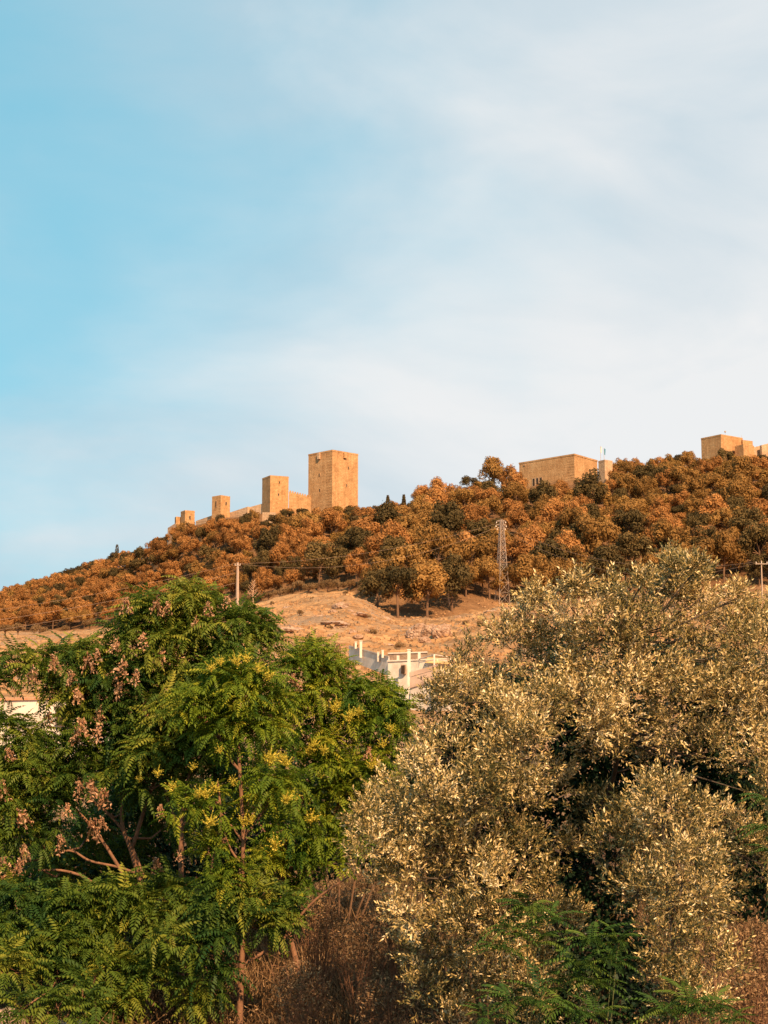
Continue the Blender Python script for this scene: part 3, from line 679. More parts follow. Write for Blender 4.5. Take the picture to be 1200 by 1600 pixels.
on_face(keep, g, 'L', 0.53, g['zt']-1.6, 1.25, 2.6, 'machicolation', 'stone_pale', 1.6)
on_face(keep, g, 'R', 0.47, g['zt']-1.5, 1.5, 2.4, 'machicolation', 'stone', 1.6)
for f_, t_, dz in (('L', 0.52, 9.5), ('R', 0.62, 6.5), ('R', 0.55, 14), ('L', 0.5, 16)): slit(keep, g, f_, t_, g['zt']-dz, 0.42, 1.0)
gk = g
tw2, g = tower('square_tower', 409.8, 422.4, 451, 743, 738, 2, 'slim square stone tower left of the keep')
for f_, t_, dz in (('R', 0.45, 7.8), ('R', 0.5, 2.6)): slit(tw2, g, f_, t_, g['zt']-dz, 0.45, 0.8)
g2 = g
tw3, g = tower('small_tower', 331.4, 345, 359.6, 774, 752, 3, 'small square tower left of the slim tower, with slit windows')
slit(tw3, g, 'R', 0.55, g['zt']-3.2, 0.6, 1.2); slit(tw3, g, 'L', 0.5, g['zt']-3.4, 0.6, 2.4)
g3 = g
tw4, g = tower('gate_tower', 282.5, 289.2, 304.3, 797.6, 768, 3, 'low pale tower at the left end of the castle')
slit(tw4, g, 'R', 0.5, g['zt']-3.0, 0.6, 1.4); g4 = g
tw5, g = tower('low_bastion', 273.2, 275, 283.5, 807.5, 772, 3, 'low stone bastion at the very left end of the castle', kl=3, kr=1.5)
def wall(px0, py0, D0, px1, py1, D1, th, label, mat='stone', cren=0, name='castle_wall', steps=1):
    a = at(px0, py0, D0); b = at(px1, py1, D1); root = empty(name, ((a.x+b.x)/2, (D0+D1)/2, gz((a.x+b.x)/2, (D0+D1)/2)), label, 'wall')
    d = Vector((b.x-a.x, b.y-a.y)).normalized(); n = Vector((-d.y, d.x)); n = n if n.y > 0 else -n
    mb = MB()
    for k in range(steps):
        t0, t1 = k/steps, (k+1)/steps; p = a.lerp(b, t0); q = a.lerp(b, t1)
        zt0, zt1 = (p.z, q.z) if steps == 1 else ((p.z+q.z)/2,)*2
        poly = [(p.x, p.y), (q.x, q.y), (q.x+n.x*th, q.y+n.y*th), (p.x+n.x*th, p.y+n.y*th)]
        mb.prism(poly, [gz(p.x, p.y)-3, gz(q.x, q.y)-3, gz(q.x, q.y)-3, gz(p.x, p.y)-3], [zt0, zt1, zt1, zt0])
    mb.build('wall_face', M[mat], root)
    if cren:
        for k in range(cren):
            t = (k+0.5)/cren; p = a.lerp(b, t)
            MB().box((p.x+n.x*0.3, p.y+n.y*0.3, p.z+0.33), ((b-a).length/cren*0.55, 0.55, 0.7), math.atan2(d.y, d.x)).build('merlon', M[mat], root)
    return root
wall(451.5, 768.5, 742, 486, 777, 741, 1.5, 'crenellated wall between the slim tower and the keep', cren=9)
wall(388, 793, 750, 411, 786.5, 746, 1.4, 'upper stretch of curtain wall left of the slim tower', 'stone_pale')
wall(357, 801.5, 757, 387, 791.6, 749, 1.4, 'lower stretch of curtain wall right of the small tower', 'stone_pale')
wall(306, 814, 768, 332, 805, 760, 1.4, 'short curtain wall between the low tower and small tower', 'stone_pale')
wall(410, 800.5, 730, 430, 800.5, 728, 1.2, 'low retaining wall at the foot of the slim tower', 'stone_pale')
wall(262, 825, 775, 275, 817, 772, 1.2, 'stub of dark wall stepping down at the left end', 'grey_wall')

lodge, g = tower('stone_lodge', 811, 897.2, 933, 709.2, 766, 4, 'long windowless stone building right of centre with three tall windows', kl=22, kr=16, cat='building')
for k, t in enumerate((0.60, 0.665, 0.73)):
    A, Bq = g['F'], g['L']; d = (Bq-A).normalized(); n = Vector((d.y, -d.x)); n = -n if n.y > 0 else n
    z = at(840, 754.5, 781).z; c = A + (Bq-A)*t
    fr = MB().box((c.x+n.x*0.02, c.y+n.y*0.02, z), (1.75, 0.3, 4.6), math.atan2(d.y, d.x)).build('window', M['stone_pale'], lodge)
    c2 = c + n*0.12; MB().box((c2.x, c2.y, z), (1.05, 0.2, 4.1), math.atan2(d.y, d.x)).build('pane', M['dark_opening'], fr, origin=lodge.location)
on_face(lodge, g, 'L', 0.90, g['zt']-1.4, 0.9, 0.6, 'wall_lamp', 'stone_pale', 0.5)
flagt, g = tower('flag_tower', 934.8, 944.8, 957, 718.6, 758, 4, 'narrow stone tower with flagpoles beside the long building', 'stone_pale')
def flagpole(px, ytop, D, zb, mat, label):
    p = at(px, ytop, D); root = empty('flagpole', (p.x, D, zb), label, 'flagpole', 'flagpoles on the narrow tower')
    MB().tube([(p.x, D, zb), (p.x, D, p.z)], [0.11, 0.06], 6).build('pole', M['steel'], root)
    nx, nz = 6, 4; v = []; fs = []
    for i in range(nx+1):
        for j in range(nz+1):
            v.append((p.x + 0.06 + 0.85*i/nx*(0.55+0.2*j/nz), D + 0.12*math.sin(i*1.5+j*0.4), p.z - 0.15 - 2.7*(1-j/nz) - 0.35*i/nx))
    for i in range(nx):
        for j in range(nz): a = i*(nz+1)+j; fs.append((a, a+nz+1, a+nz+2, a+1))
    m = MB(); m.add(v, fs); m.build('flag', M[mat], root, smooth=True)
flagpole(938.2, 697, 762, g['zt'], 'flag_pale', 'left flagpole with a pale hanging flag'); flagpole(943.6, 700, 764, g['zt'], 'flag_blue', 'right flagpole with a blue-green hanging flag')
blk, g = tower('stone_block', 1095.2, 1126.4, 1160, 678.8, 782, 4, 'tall sunlit stone block at the far right of the ridge', cat='building')
p = at(1133, 674.5, 786); MB().tube([(p.x, 786, g['zt']-0.1), (p.x, 786, p.z)], [0.06, 0.06], 6).build('mast', M['steel'], blk)
sp = MB()
for k in range(6):
    pass
sp.tube([(p.x, 786, p.z-0.45), (p.x, 786, p.z-0.3), (p.x, 786, p.z), (p.x, 786, p.z+0.3), (p.x, 786, p.z+0.45)], [0.05, 0.33, 0.45, 0.33, 0.05], 8).build('mast_ball', M['steel'], blk)
ext, g = tower('stone_annex', 1148, 1161.5, 1178, 694.5, 780, 4, 'low stone annex in front of the far right block', cat='building')
ext2, g = tower('stone_wing', 1150, 1160.5, 1176, 687.3, 789, 4, 'stepped stone wing behind the far right annex', cat='building', cap=False)
p = at(1158.4, 680, 791); MB().tube([(p.x, 791, g['zt']-0.1), (p.x, 791, p.z)], [0.09, 0.05], 6).build('antenna', M['steel'], ext2)
wall(1161, 702, 784, 1188, 696.5, 788, 1.3, 'sloping rampart right of the far right annex', 'stone_pale'); wall(1190, 695.5, 784, 1224, 687, 790, 1.3, 'rampart running off the right edge of the photo', 'stone_pale')
wall(1007, 728, 770, 1029, 723, 774, 1.0, 'short bit of wall among ridge pines right of the flags', 'stone_pale')

# ---------------------------------------------------------------- pylon, poles, wires
def pylon():
    b = at(785, 946, 600); zb = gz(b.x, 600) ; top = at(785, 813, 600); h = top.z - zb
    root = empty('power_pylon', (b.x, 600, zb), 'tall steel lattice pylon standing on the dry slope', 'pylon')
    def half(t): return 2.2*(1-t)**1.0 + 0.5*t if t < 0.8 else 0.84
    half = lambda t: np.interp(t, [0, 0.8, 1], [1.95, 0.75, 0.5])
    levels = [0, 0.13, 0.25, 0.36, 0.46, 0.55, 0.63, 0.70, 0.77, 0.84, 0.90, 0.96, 1.0]; cs = [(-1, -1), (1, -1), (1, 1), (-1, 1)]
    P = lambda t, c: (b.x + c[0]*half(t), 600 + c[1]*half(t), zb + h*t)
    rz = 0.35
    def P(t, c):
        x, y = c[0]*half(t), c[1]*half(t); return (b.x + x*math.cos(rz) - y*math.sin(rz), 600 + x*math.sin(rz) + y*math.cos(rz), zb - (0.4 if t == 0 else 0) + h*t)
    for c in cs: MB().tube([P(t, c) for t in levels], [0.10]*len(levels), 4).build('leg', M['steel'], root)
    m = MB()
    for i in range(len(levels)-1):
        for k in range(4):
            a, c2 = cs[k], cs[(k+1) % 4]
            m.bar(P(levels[i], a), P(levels[i+1], c2), 0.05, n=4); m.bar(P(levels[i], c2), P(levels[i+1], a), 0.05, n=4)
            m.bar(P(levels[i+1], a), P(levels[i+1], c2), 0.05, n=4)
    m.build('lattice', M['steel'], root)
    att = []
    for (dz, L) in ((0.3, 1.7), (1.6, 1.9), (2.6, 1.5)):
        arm = MB(); z = top.z - dz
        arm.bar((b.x-L, 600, z), (b.x+L*0.8, 600, z), 0.1, n=4); arm.bar((b.x-L, 600, z), (b.x, 600, z+0.6), 0.06, n=4); arm.bar((b.x+L*0.8, 600, z), (b.x, 600, z+0.6), 0.06, n=4)
        ao = arm.build('crossarm', M['steel'], root)
        for s in (-1, 0.8):
            x = b.x + s*L; MB().tube([(x, 600, z-0.15), (x, 600, z-0.35), (x, 600, z-0.6), (x, 600, z-0.8)], [0.05, 0.2, 0.2, 0.05], 6).build('insulator', M['white_wall'], ao, origin=root.location)
        att.append(((b.x-L, 600, z-0.8), (b.x+L*0.8, 600, z-0.8)))
    return att
pyl = pylon()
def pole(px, ytop, ybase, D, label, arm=1.6, lattice=False):
    t = at(px, ytop, D); zb = min(gz(t.x, D), at(px, ybase, D).z); root = empty('utility_pole', (t.x, D, zb), label, 'utility pole')
    w = 0.55 if lattice else 0.26
    m = MB(); n = 5 if not lattice else 4
    m.tube([(t.x, D, zb-0.5), (t.x, D, (zb+t.z)/2), (t.x, D, t.z)], [w, w*0.8, w*0.6], n).build('pole', M['concrete'], root)
    a = MB(); a.box((t.x, D-0.3, t.z-0.9), (2*arm, 0.16, 0.2)); ao = a.build('crossarm', M['steel'], root); r = []
    for s in (-0.9, 0, 0.9):
        x = t.x + s*arm; MB().tube([(x, D-0.3, t.z-0.8), (x, D-0.3, t.z-0.6), (x, D-0.3, t.z-0.35)], [0.05, 0.14, 0.08], 6).build('insulator', M['white_wall'], ao, origin=root.location); r.append((x, D-0.3, t.z-0.35))
    return r
pl = pole(371.5, 879, 948, 560, 'weathered concrete utility pole rising behind the leafy tree', 0.9, True)
prr = pole(1189.5, 876, 912, 470, 'utility pole with crossarm at the right edge before the pine trunks', 1.6)
def wire(a, b, sag, label, r=0.03):
    a = Vector(a); b = Vector(b); n = 24; P = []
    for i in range(n+1):
        t = i/n; p = a.lerp(b, t); p.z -= 4*sag*t*(1-t); P.append(p)
    o = MB().tube(P, [r]*(n+1), 4).build('power_line', M['wire'], origin=(a.x, a.y, a.z)); return tag(o, label, 'power line', 'power lines over the hillside')
wire(pl[2], pyl[0][0], 3.0, 'upper power line from the concrete pole up to the pylon'); wire(pl[1], pyl[1][0], 6.0, 'lower power line from the concrete pole up to the pylon')
wire(at(-40, 958, 520), pl[0], 1.2, 'topmost power line leaving the left edge of the photo'); wire(at(-40, 974, 520), (pl[0][0], pl[0][1], pl[0][2]-3.0), 1.2, 'middle power line leaving the left edge of the photo', 0.04); wire(at(-40, 990, 520), (pl[0][0], pl[0][1], pl[0][2]-6.2), 1.0, 'lowest power line leaving the left edge of the photo', 0.04)
wire(pyl[1][1], prr[0], 6.0, 'upper power line from the pylon to the right pole', 0.03); wire(pyl[2][1], prr[1], 8.5, 'lower power line from the pylon to the right pole', 0.03)

# ---------------------------------------------------------------- houses below the field
def q(px, py, D): return at(px, py, D)
def house_terrace():
    D = 196
    # left sloping garden wall
    a = q(545, 1010, 200); b = q(607, 1027, 192)
    root = empty('garden_wall', (a.x, 196, gz(a.x, 196)), 'pale pink garden wall stepping down towards the white house', 'garden wall')
    mb = MB()
    mb.prism([(a.x, 200), (b.x, 192), (b.x+0.1, 192.3), (a.x+0.1, 200.3)], [q(545, 1032, 200).z]*1+[q(607, 1056, 192).z]*2+[q(545, 1032, 200).z], [a.z, b.z, b.z, a.z]); mb.build('wall_face', M['white_wall'], root)
    mb = MB(); mb.prism([(a.x, 199.8), (b.x, 191.8), (b.x+0.1, 192.4), (a.x+0.1, 200.4)], [a.z+0.003, b.z+0.003, b.z+0.003, a.z+0.003], [a.z+0.12, b.z+0.12, b.z+0.12, a.z+0.12]); mb.build('coping', M['white_wall'], root)
    for px, yt, yb, D_ in ((556, 1004, 1014, 198.5), (564, 1002.5, 1028, 197.2), (591, 1020, 1034, 193.8), (598, 1017, 1028, 193.0)):
        p = q(px, yt, D_); z0 = q(px, yb, D_).z; w = 0.22 if px != 564 else 0.28
        MB().box((p.x, D_-0.25, (p.z+z0)/2), (w, w, p.z-z0)).box((p.x, D_-0.25, p.z+0.04), (w*1.3, w*1.3, 0.08)).build('post', M['white_wall'], root)
    # main white box
    l = q(606, 1034, 190); r_ = q(641, 1033, 190); zb = q(610, 1095, 190).z
    h = empty('white_house', (l.x, 190, gz(l.x, 190)), 'low whitewashed flat-roofed house at the foot of the dry slope', 'house')
    MB().prism([(l.x, 190), (r_.x+3.9, 186.5), (r_.x+3.9, 194), (l.x, 197)], zb, l.z).build('wall', M['white_wall'], h)
    MB().prism([(l.x-0.1, 189.9), (r_.x+4.0, 186.4), (r_.x+4.0, 186.8), (l.x-0.1, 190.3)], l.z+0.003, l.z+0.14).build('coping', M['white_wall'], h)
    p = q(630.5, 1046, 189); f = MB().box((p.x, 188.82, p.z), (0.5, 0.3, 0.95), -0.5).build('window', M['grey_wall'], h)
    MB().box((p.x, 188.72, p.z), (0.36, 0.3, 0.8), -0.5).build('pane', M['dark_opening'], f, origin=h.location)
    # tall post
    p = q(639, 1016, 186); z0 = q(639, 1098, 186).z
    t = empty('white_pillar', (p.x, 186, z0), 'tall white pillar standing in front of the white house', 'pillar')
    MB().box((p.x, 186, (p.z+z0)/2), (0.32, 0.32, p.z-z0)).build('shaft', M['white_wall'], t); MB().box((p.x, 186, p.z+0.05), (0.42, 0.42, 0.1)).build('cap', M['white_wall'], t)
    # back terrace wall between
    a = q(606, 1022, 203); b = q(668, 1020, 201); t = empty('retaining_wall', (a.x, 202, gz(a.x, 202)), 'dark rubble retaining wall behind the white house', 'retaining wall')
    MB().prism([(a.x, 203), (b.x, 201), (b.x, 201.6), (a.x, 203.6)], q(606, 1045, 203).z, [a.z, b.z, b.z, a.z]).build('wall_face', M['grey_wall'], t)
    MB().prism([(a.x, 202.9), (b.x, 200.9), (b.x, 201.7), (a.x, 203.7)], [a.z+0.003, b.z+0.003, b.z+0.003, a.z+0.003], [a.z+0.15, b.z+0.15, b.z+0.15, a.z+0.15]).build('coping', M['white_wall'], t)
    for px, yt in ((622, 1024.5), (655, 1019)):
        p = q(px, yt, 200.5); z0 = q(px, 1036, 200.5).z; MB().box((p.x, 200.5, (p.z+z0)/2), (0.3, 0.3, p.z-z0)).build('post', M['white_wall'], t)
    # curved white garden path edge further up
    m = MB(); P = [q(608, 1021, 206), q(622, 1017, 210), q(632, 1011, 216), q(650, 1008.5, 222), q(672, 1006.5, 226), q(698, 1009.5, 222)]
    m.tube([(p.x, p.y, gz(p.x, p.y)+0.25) for p in P], [0.3]*6, 5); o = m.build('stone_edging', M['white_wall'], origin=(P[0].x, P[0].y, P[0].z)); tag(o, 'pale curved stone edging of a path above the white house', 'edging')
    # lower right house with railing roof terrace
    a = q(641, 1058, 178); b = q(683, 1045, 176); c = q(722, 1050, 184); zb = q(680, 1140, 176).z
    h2 = empty('terraced_house', (b.x, 176, gz(b.x, 176)), 'white house with roof terrace and railing beside the silver olive crown', 'house')
    MB().prism([(a.x, 178), (b.x, 176), (c.x, 184), (a.x+4, 188)], zb, [a.z, b.z, b.z, a.z]).build('wall', M['white_wall'], h2)
    m2 = MB().prism([(a.x-0.08, 177.9), (b.x+0.08, 175.9), (b.x+0.08, 176.25), (a.x-0.08, 178.25)], [a.z+0.003, b.z+0.003, b.z+0.003, a.z+0.003], [a.z+0.45, b.z+0.45, b.z+0.45, a.z+0.45]); m2.build('parapet', M['pink_wall'], h2)
    MB().prism([(a.x-0.04, 177.87), (b.x+0.02, 175.87), (b.x+0.02, 175.95), (a.x-0.04, 177.95)], [a.z-1.1, b.z-1.1, b.z-1.1, a.z-1.1], [a.z-0.05, b.z-0.05, b.z-0.05, a.z-0.05]).build('render_band', M['pink_wall'], h2)
    rl = MB(); A = q(641, 1040, 180); B = q(678.5, 1023, 179); C = q(704, 1027, 186)
    B0 = q(678.5, 1042, 179); A0 = q(655, 1034, 184)
    rl.box((B.x, 179, (B.z+B0.z)/2), (0.16, 0.16, B.z-B0.z))
    rl.bar(q(655, 1030, 184), B, 0.06, n=5); rl.bar(B, C, 0.06, n=5); rl.bar(q(655, 1035.5, 184), q(678.5, 1031, 179), 0.035, n=5); rl.bar(q(678.5, 1031, 179), q(704, 1034, 186), 0.035, n=5)
    rl.bar(q(655, 1030, 184), q(655, 1043, 184), 0.06, n=5); rl.bar(q(704, 1027, 186), q(704, 1040, 186), 0.06, n=5); rl.build('railing', M['white_wall'], h2)
    aw = MB(); pa = [q(664, 1034.5, 183), q(704, 1037, 184), q(704, 1029, 192), q(668, 1027, 192)]
    aw.add([tuple(p) for p in pa] + [(p.x, p.y, p.z-0.06) for p in pa], [(0, 1, 2, 3), (7, 6, 5, 4), (0, 4, 5, 1), (1, 5, 6, 2), (2, 6, 7, 3), (3, 7, 4, 0)]); aw.build('awning', M['roof_yellow'], h2)
    # arched recess on its right end
    p = q(690, 1072, 175.4); ar = MB(); n = 10; r = 0.8; pts_ = [(p.x + r*math.cos(math.pi*k/n), p.z + 0.2 + r*math.sin(math.pi*k/n)) for k in range(n+1)]
    ar.add([(x, 175.6, z) for x, z in pts_] + [(p.x-r, 175.6, p.z-1.2), (p.x+r, 175.6, p.z-1.2)] + [(x, 177, z) for x, z in pts_] + [(p.x-r, 177, p.z-1.2), (p.x+r, 177, p.z-1.2)],
           [tuple(range(n+1)) + (n+1, n+2)] + [(k, k+n+3, k+n+4, k+1) for k in range(n)])
    ar.build('arched_doorway', M['roof_tile'], h2)
house_terrace()
def left_house():
    D = 118
    a = q(-420, 1104, D); b = q(52, 1098, D+2); c = q(118, 1104, D-4); root = empty('whitewashed_house', (b.x, D, gz(b.x, D)), 'long white house wall glimpsed through leaves at the left edge', 'house')
    MB().prism([(a.x, D), (c.x, D-4), (c.x+1, D+4), (a.x, D+8)], gz(a.x, D)-1, [a.z, b.z-0.05, b.z-0.05, a.z]).build('wall', M['white_wall'], root)
    MB().prism([(a.x, D-0.15), (c.x+0.1, D-4.15), (c.x+1.1, D+4), (a.x, D+8.1)], [a.z+0.003, b.z-0.047, b.z-0.047, a.z+0.003], [a.z+0.14, b.z+0.1, b.z+0.6, a.z+0.6]).build('roof', M['roof_tile'], root)
    w = q(100, 1118, D-4); f = MB().box((w.x, D-4.05, w.z), (1.0, 0.3, 1.2), -0.3).build('window', M['grey_wall'], root)
    MB().box((w.x, D-4.15, w.z), (0.8, 0.3, 1.0), -0.3).build('pane', M['dark_opening'], f, origin=root.location)
left_house()

# ---------------------------------------------------------------- rocks
def rock(px, py, D, size, label, seed, mat='rock', sq=0.7, name='boulder', group=None, sink=0.25):
    import bmesh
    p = at(px, py, D); z = gz(p.x, D)
    bm = bmesh.new(); bmesh.ops.create_icosphere(bm, subdivisions=4, radius=1)
    rs = np.random.default_rng(seed); N_ = rs.normal(size=(16, 3)); N_ /= np.linalg.norm(N_, axis=1, keepdims=True); off = rs.uniform(0.55, 0.95, 16)
    for v in bm.verts:
        c = np.array(v.co); 
        for n_, o_ in zip(N_, off):
            d = c @ n_
            if d > o_: c = c - n_*(d-o_)*0.92
        c = c*(1 + 0.035*math.sin(c[0]*23+c[1]*19+seed) + 0.03*math.sin(c[2]*31+c[1]*27) + 0.07*math.sin(c[0]*9+seed)*math.sin(c[1]*8+c[2]*7) + 0.03*math.sin(c[2]*17+c[0]*13))
        v.co = Vector(c*np.array([size, size*0.8, size*sq]))
    me = bpy.data.meshes.new(name); bm.to_mesh(me); bm.free(); me.materials.append(M[mat])
    o = bpy.data.objects.new(name, me); COL.objects.link(o); o.location = (p.x, D, z + size*sq*sink); o.rotation_euler = (0, 0, rs.uniform(0, 6))
    return tag(o, label, 'boulder' if name == 'boulder' else 'rock', group)
rock(655, 985, 330, 3.2, 'broad grey-tan boulder, left of the outcrop above the white house', 1); rock(676, 980, 326, 2.3, 'middle boulder of the outcrop above the white house', 2, sq=0.9)
rock(691, 983, 322, 2.4, 'rounded boulder at right end of the outcrop above the white house', 3, sq=0.85); rock(664, 995, 318, 1.7, 'small low boulder in front of the outcrop', 4); rock(643, 978, 336, 1.5, 'small boulder at upper left of the outcrop', 5)
rr_ = random.Random(3)
for j, (px, py, D, sz, wh) in enumerate(((455, 985, 330, 3.4, 'beside the left tree crown'), (500, 960, 420, 3.0, 'in the middle of the field'), (525, 975, 350, 3.6, 'above the garden wall'), (560, 965, 400, 2.8, 'below the lowest pines'), (600, 995, 300, 2.4, 'left of the outcrop'), (735, 985, 330, 2.6, 'right of the outcrop'), (740, 945, 560, 3.5, 'left of the pylon foot'), (600, 950, 480, 3.0, 'just under the lowest pines'), (450, 955, 520, 3.2, 'near the top of the field'), (770, 958, 500, 3.0, 'below the pylon'))):
    rock(px, py, D, sz, 'low flat rock ledge ' + wh, 200+j, 'rock', 0.28, 'rock', 'flat rock ledges on the slope', sink=-0.1)
k = 0
for (cx, cy, D, n, sp, wh) in ((545, 985, 320, 9, 30, 'above the pink garden wall'), (540, 950, 430, 8, 22, 'high on the field near the pines'), (470, 975, 360, 6, 30, 'beside the left tree crown'), (760, 965, 430, 6, 40, 'below the pylon'), (720, 952, 520, 4, 25, 'left of the pylon foot'), (60, 1062, 250, 4, 30, 'above the left house'), (690, 925, 598, 4, 22, 'under the pines by the bare tree')):
    for j in range(n):
        px = cx - sp + 2*sp*(j+rr_.uniform(0.2, 0.8))/n; py = cy + rr_.uniform(-8, 8); DD = D + rr_.uniform(-25, 25)
        s = rr_.uniform(0.5, 1.3)*D/330
        rock(px, py, DD, s, 'pale rock in dry grass %s, %s from left' % (wh, ORD[j]), 20+k, 'rock', rr_.uniform(0.4, 0.7), 'rock', 'rocks scattered on the dry slope'); k += 1
rock(60, 1590, 28.2, 0.62, 'pale weathered rock at the bottom left corner, under the leaves', 91, 'rock_near', 0.8, 'rock', sink=0.0); rock(108, 1560, 28.3, 0.55, 'pale rock right of the corner rock under the leaves', 92, 'rock_near', 0.9, 'rock', sink=0.1)
rock(5, 1545, 28.5, 0.6, 'pale rock cut by the left edge of the photo, low down', 93, 'rock_near', 0.9, 'rock', sink=0.2); rock(228, 1590, 26.8, 0.28, 'small pinkish stone at the bottom between trunks', 94, 'rock_near', 0.9, 'rock', sink=0.9)

# ---------------------------------------------------------------- foreground: golden rain trees
def pinnate_crown(lobes, D, dens=10.0, leafL=0.40, nleaf=8, up=0.35, dj=0.35, tmpls=None, sc_j=0.25):
    tmpls = tmpls or PIN
    Vs = []; Ts = []; tips = []
    for lb in lobes:
        px, py, rp = lb[:3]; d_ = lb[3] if len(lb) > 3 else D
        c = np.array(at(px, py, d_)); r = rp*d_/2800
        n = max(4, int(dens*4*math.pi*r*r*0.8)); P, dr = lobe_points(c, r, n, up, (1, 1.05, 0.9), 0.55)
        tn = np.clip(RNG.normal(0.42 + 0.12*math.sin(px*0.05), 0.16), 0.05, 0.9)
        tips.append((c, P))
        # a rosette at each P
        ax = dr*0.8 + np.array([0, 0, 0.75]) + RNG.normal(size=dr.shape)*0.2; ax /= np.linalg.norm(ax, axis=1, keepdims=True)
        Fm = frames(ax); k = nleaf
        az = (np.arange(k)*2.4)[None, :] + RNG.random((n, 1))*6.28; el = R(68) + R(18)*RNG.normal(size=(n, k))
        loc = np.stack([np.cos(az)*np.sin(el), np.sin(az)*np.sin(el), np.cos(el)], -1)
        fw = np.einsum('nij,nkj->nki', Fm, loc).reshape(-1, 3); upv = np.tile(np.array([[0.0, 0, 1.0]]), (len(fw), 1)) + RNG.normal(size=fw.shape)*0.25
        pos = np.repeat(P, k, 0) + RNG.normal(size=(n*k, 3))*0.03
        Rm = frames_fwd(fw, upv); s = leafL*RNG.uniform(0.65, 1.15, n*k)
        w = RNG.integers(0, len(tmpls), n*k)
        for q_ in range(len(tmpls)):
            m = w == q_
            if not m.any(): continue
            Vs.append(instance(tmpls[q_], Rm[m], pos[m], s[m])); nl = len(tmpls[q_])//4
            Ts.append(np.clip(np.repeat(tn + RNG.normal(0, 0.14, m.sum()), nl) + RNG.normal(0, 0.05, m.sum()*nl), 0, 1))
    return np.vstack(Vs), np.concatenate(Ts), tips
def branchwork(mb, start_pts, tips, ntw=6, r0=0.03):
    for c, P in tips:
        c = Vector(c); s = min(start_pts, key=lambda p: (Vector(p[0])-c).length); a = Vector(s[0])
        m = a.lerp(c, 0.5) + Vector((random.uniform(-.1, .1), random.uniform(-.1, .1), -0.12))
        mb.tube([a, m, c], [min(r0, s[1]), r0*0.7, r0*0.35], 6)
        for k in range(min(ntw, len(P))):
            e = Vector(P[random.randrange(len(P))]); mm = c.lerp(e, 0.5) + Vector((0, 0, -0.05)); mb.tube([c.lerp(m, random.random()*0.4), mm, e], [r0*0.32, r0*0.22, r0*0.13], 4)
def stem_pts(pl_, D):    # [(px,py,r_px[,D])]
    P = []; rad = []
    for s in pl_:
        d = s[3] if len(s) > 3 else D; P.append(at(s[0], s[1], d)); rad.append(s[2]*0.8*d/2800)
    return P, rad
def smooth_line(P, rad, sub=4):
    out_, ro = [], []
    n = len(P)
    for i in range(n-1):
        p0, p1, p2, p3 = P[max(i-1, 0)], P[i], P[i+1], P[min(i+2, n-1)]
        for k in range(sub):
            t = k/sub; out_.append(0.5*((2*p1) + (p2-p0)*t + (2*p0-5*p1+4*p2-p3)*t*t + (3*p1-p0-3*p2+p3)*t**3)); ro.append(rad[i] + (rad[i+1]-rad[i])*t)
    out_.append(P[-1]); ro.append(rad[-1]); return out_, ro

# cluster meshes
def pod_cluster_mesh(seed):
    rs = np.random.default_rng(seed); n = 46; V = []; T = []
    for k in range(n):
        t = rs.random(); a = rs.random()*6.28; rr = 0.15*(0.35+0.8*t)*math.sqrt(rs.random()); c = np.array([rr*math.cos(a), rr*math.sin(a), 0.14 - 0.34*t + 0.1*rs.random()])
        s = rs.uniform(0.028, 0.045); ax = rs.normal(size=3); ax[2] -= 1; ax /= np.linalg.norm(ax)
        b = np.cross(ax, rs.normal(size=3)); b /= np.linalg.norm(b); e = np.cross(ax, b)
        for j in range(3):     # three papery sides
            an = j*2.094; u1 = b*math.cos(an) + e*math.sin(an); u2 = b*math.cos(an+2.094) + e*math.sin(an+2.094)
            V.extend([c - ax*s, c + u1*s*0.62, c + ax*s*1.25, c + u2*s*0.62]); T.append(rs.random())
        h0 = np.array([0, 0, 0.12]); V.extend([h0, h0+np.array([0.003, 0, 0]), c+np.array([0.003, 0, 0]), c]); T.append(0.1)
    o = npmesh('seed_pods', np.array(V), quads(len(V)), M['pods'], tintv=T); me = o.data; bpy.data.objects.remove(o); return me
def blossom_mesh(seed):
    rs = np.random.default_rng(seed); V = []; T = []
    spikes = [((0, 0, 1), 0.34)] + [((math.cos(a), math.sin(a), 1.0), 0.2*rs.uniform(.8, 1.2)) for a in np.arange(7)*0.9+rs.random()] + [((math.cos(a), math.sin(a), 0.35), 0.17) for a in np.arange(6)*1.05]
    for d, L in spikes:
        d = np.array(d)/np.linalg.norm(d); st = np.array([0, 0, 0.02 + 0.1*rs.random()]) if L < 0.3 else np.zeros(3)
        for k in range(int(L*95)):
            t = rs.random(); c = st + d*L*t + rs.normal(size=3)*0.014*(1.2-t); s = 0.017*(1.15-0.5*t)
            n_ = rs.normal(size=3); n_ /= np.linalg.norm(n_); a = np.cross(n_, rs.normal(size=3)); a /= np.linalg.norm(a); b = np.cross(n_, a)
            V.extend([c-a*s, c-b*s*.7, c+a*s, c+b*s*.7]); T.append(rs.random()); e0 = st*0.5; V.extend([e0, e0+np.array([0.002, 0, 0]), c+np.array([0.002, 0, 0]), c]); T.append(0.05)
    o = npmesh('blossom', np.array(V), quads(len(V)), M['blossom'], tintv=T); me = o.data; bpy.data.objects.remove(o); return me
PODS = [pod_cluster_mesh(s) for s in (1, 2, 3, 4)]; BLOS = [blossom_mesh(s) for s in (1, 2, 3)]
def hang(root, name, meshes, spots, D):
    for s in spots:
        px, py = s[:2]; sc = s[2] if len(s) > 2 else 1.0; p = at(px, py, D + random.uniform(-0.15, 0.15))
        o = bpy.data.objects.new(name, random.choice(meshes)); COL.objects.link(o); o.parent = root; o.location = p - root.location; sc *= 0.82; o.scale = (sc,)*3; o.rotation_euler = (random.uniform(-.3, .3), random.uniform(-.3, .3), random.uniform(0, 6.28))

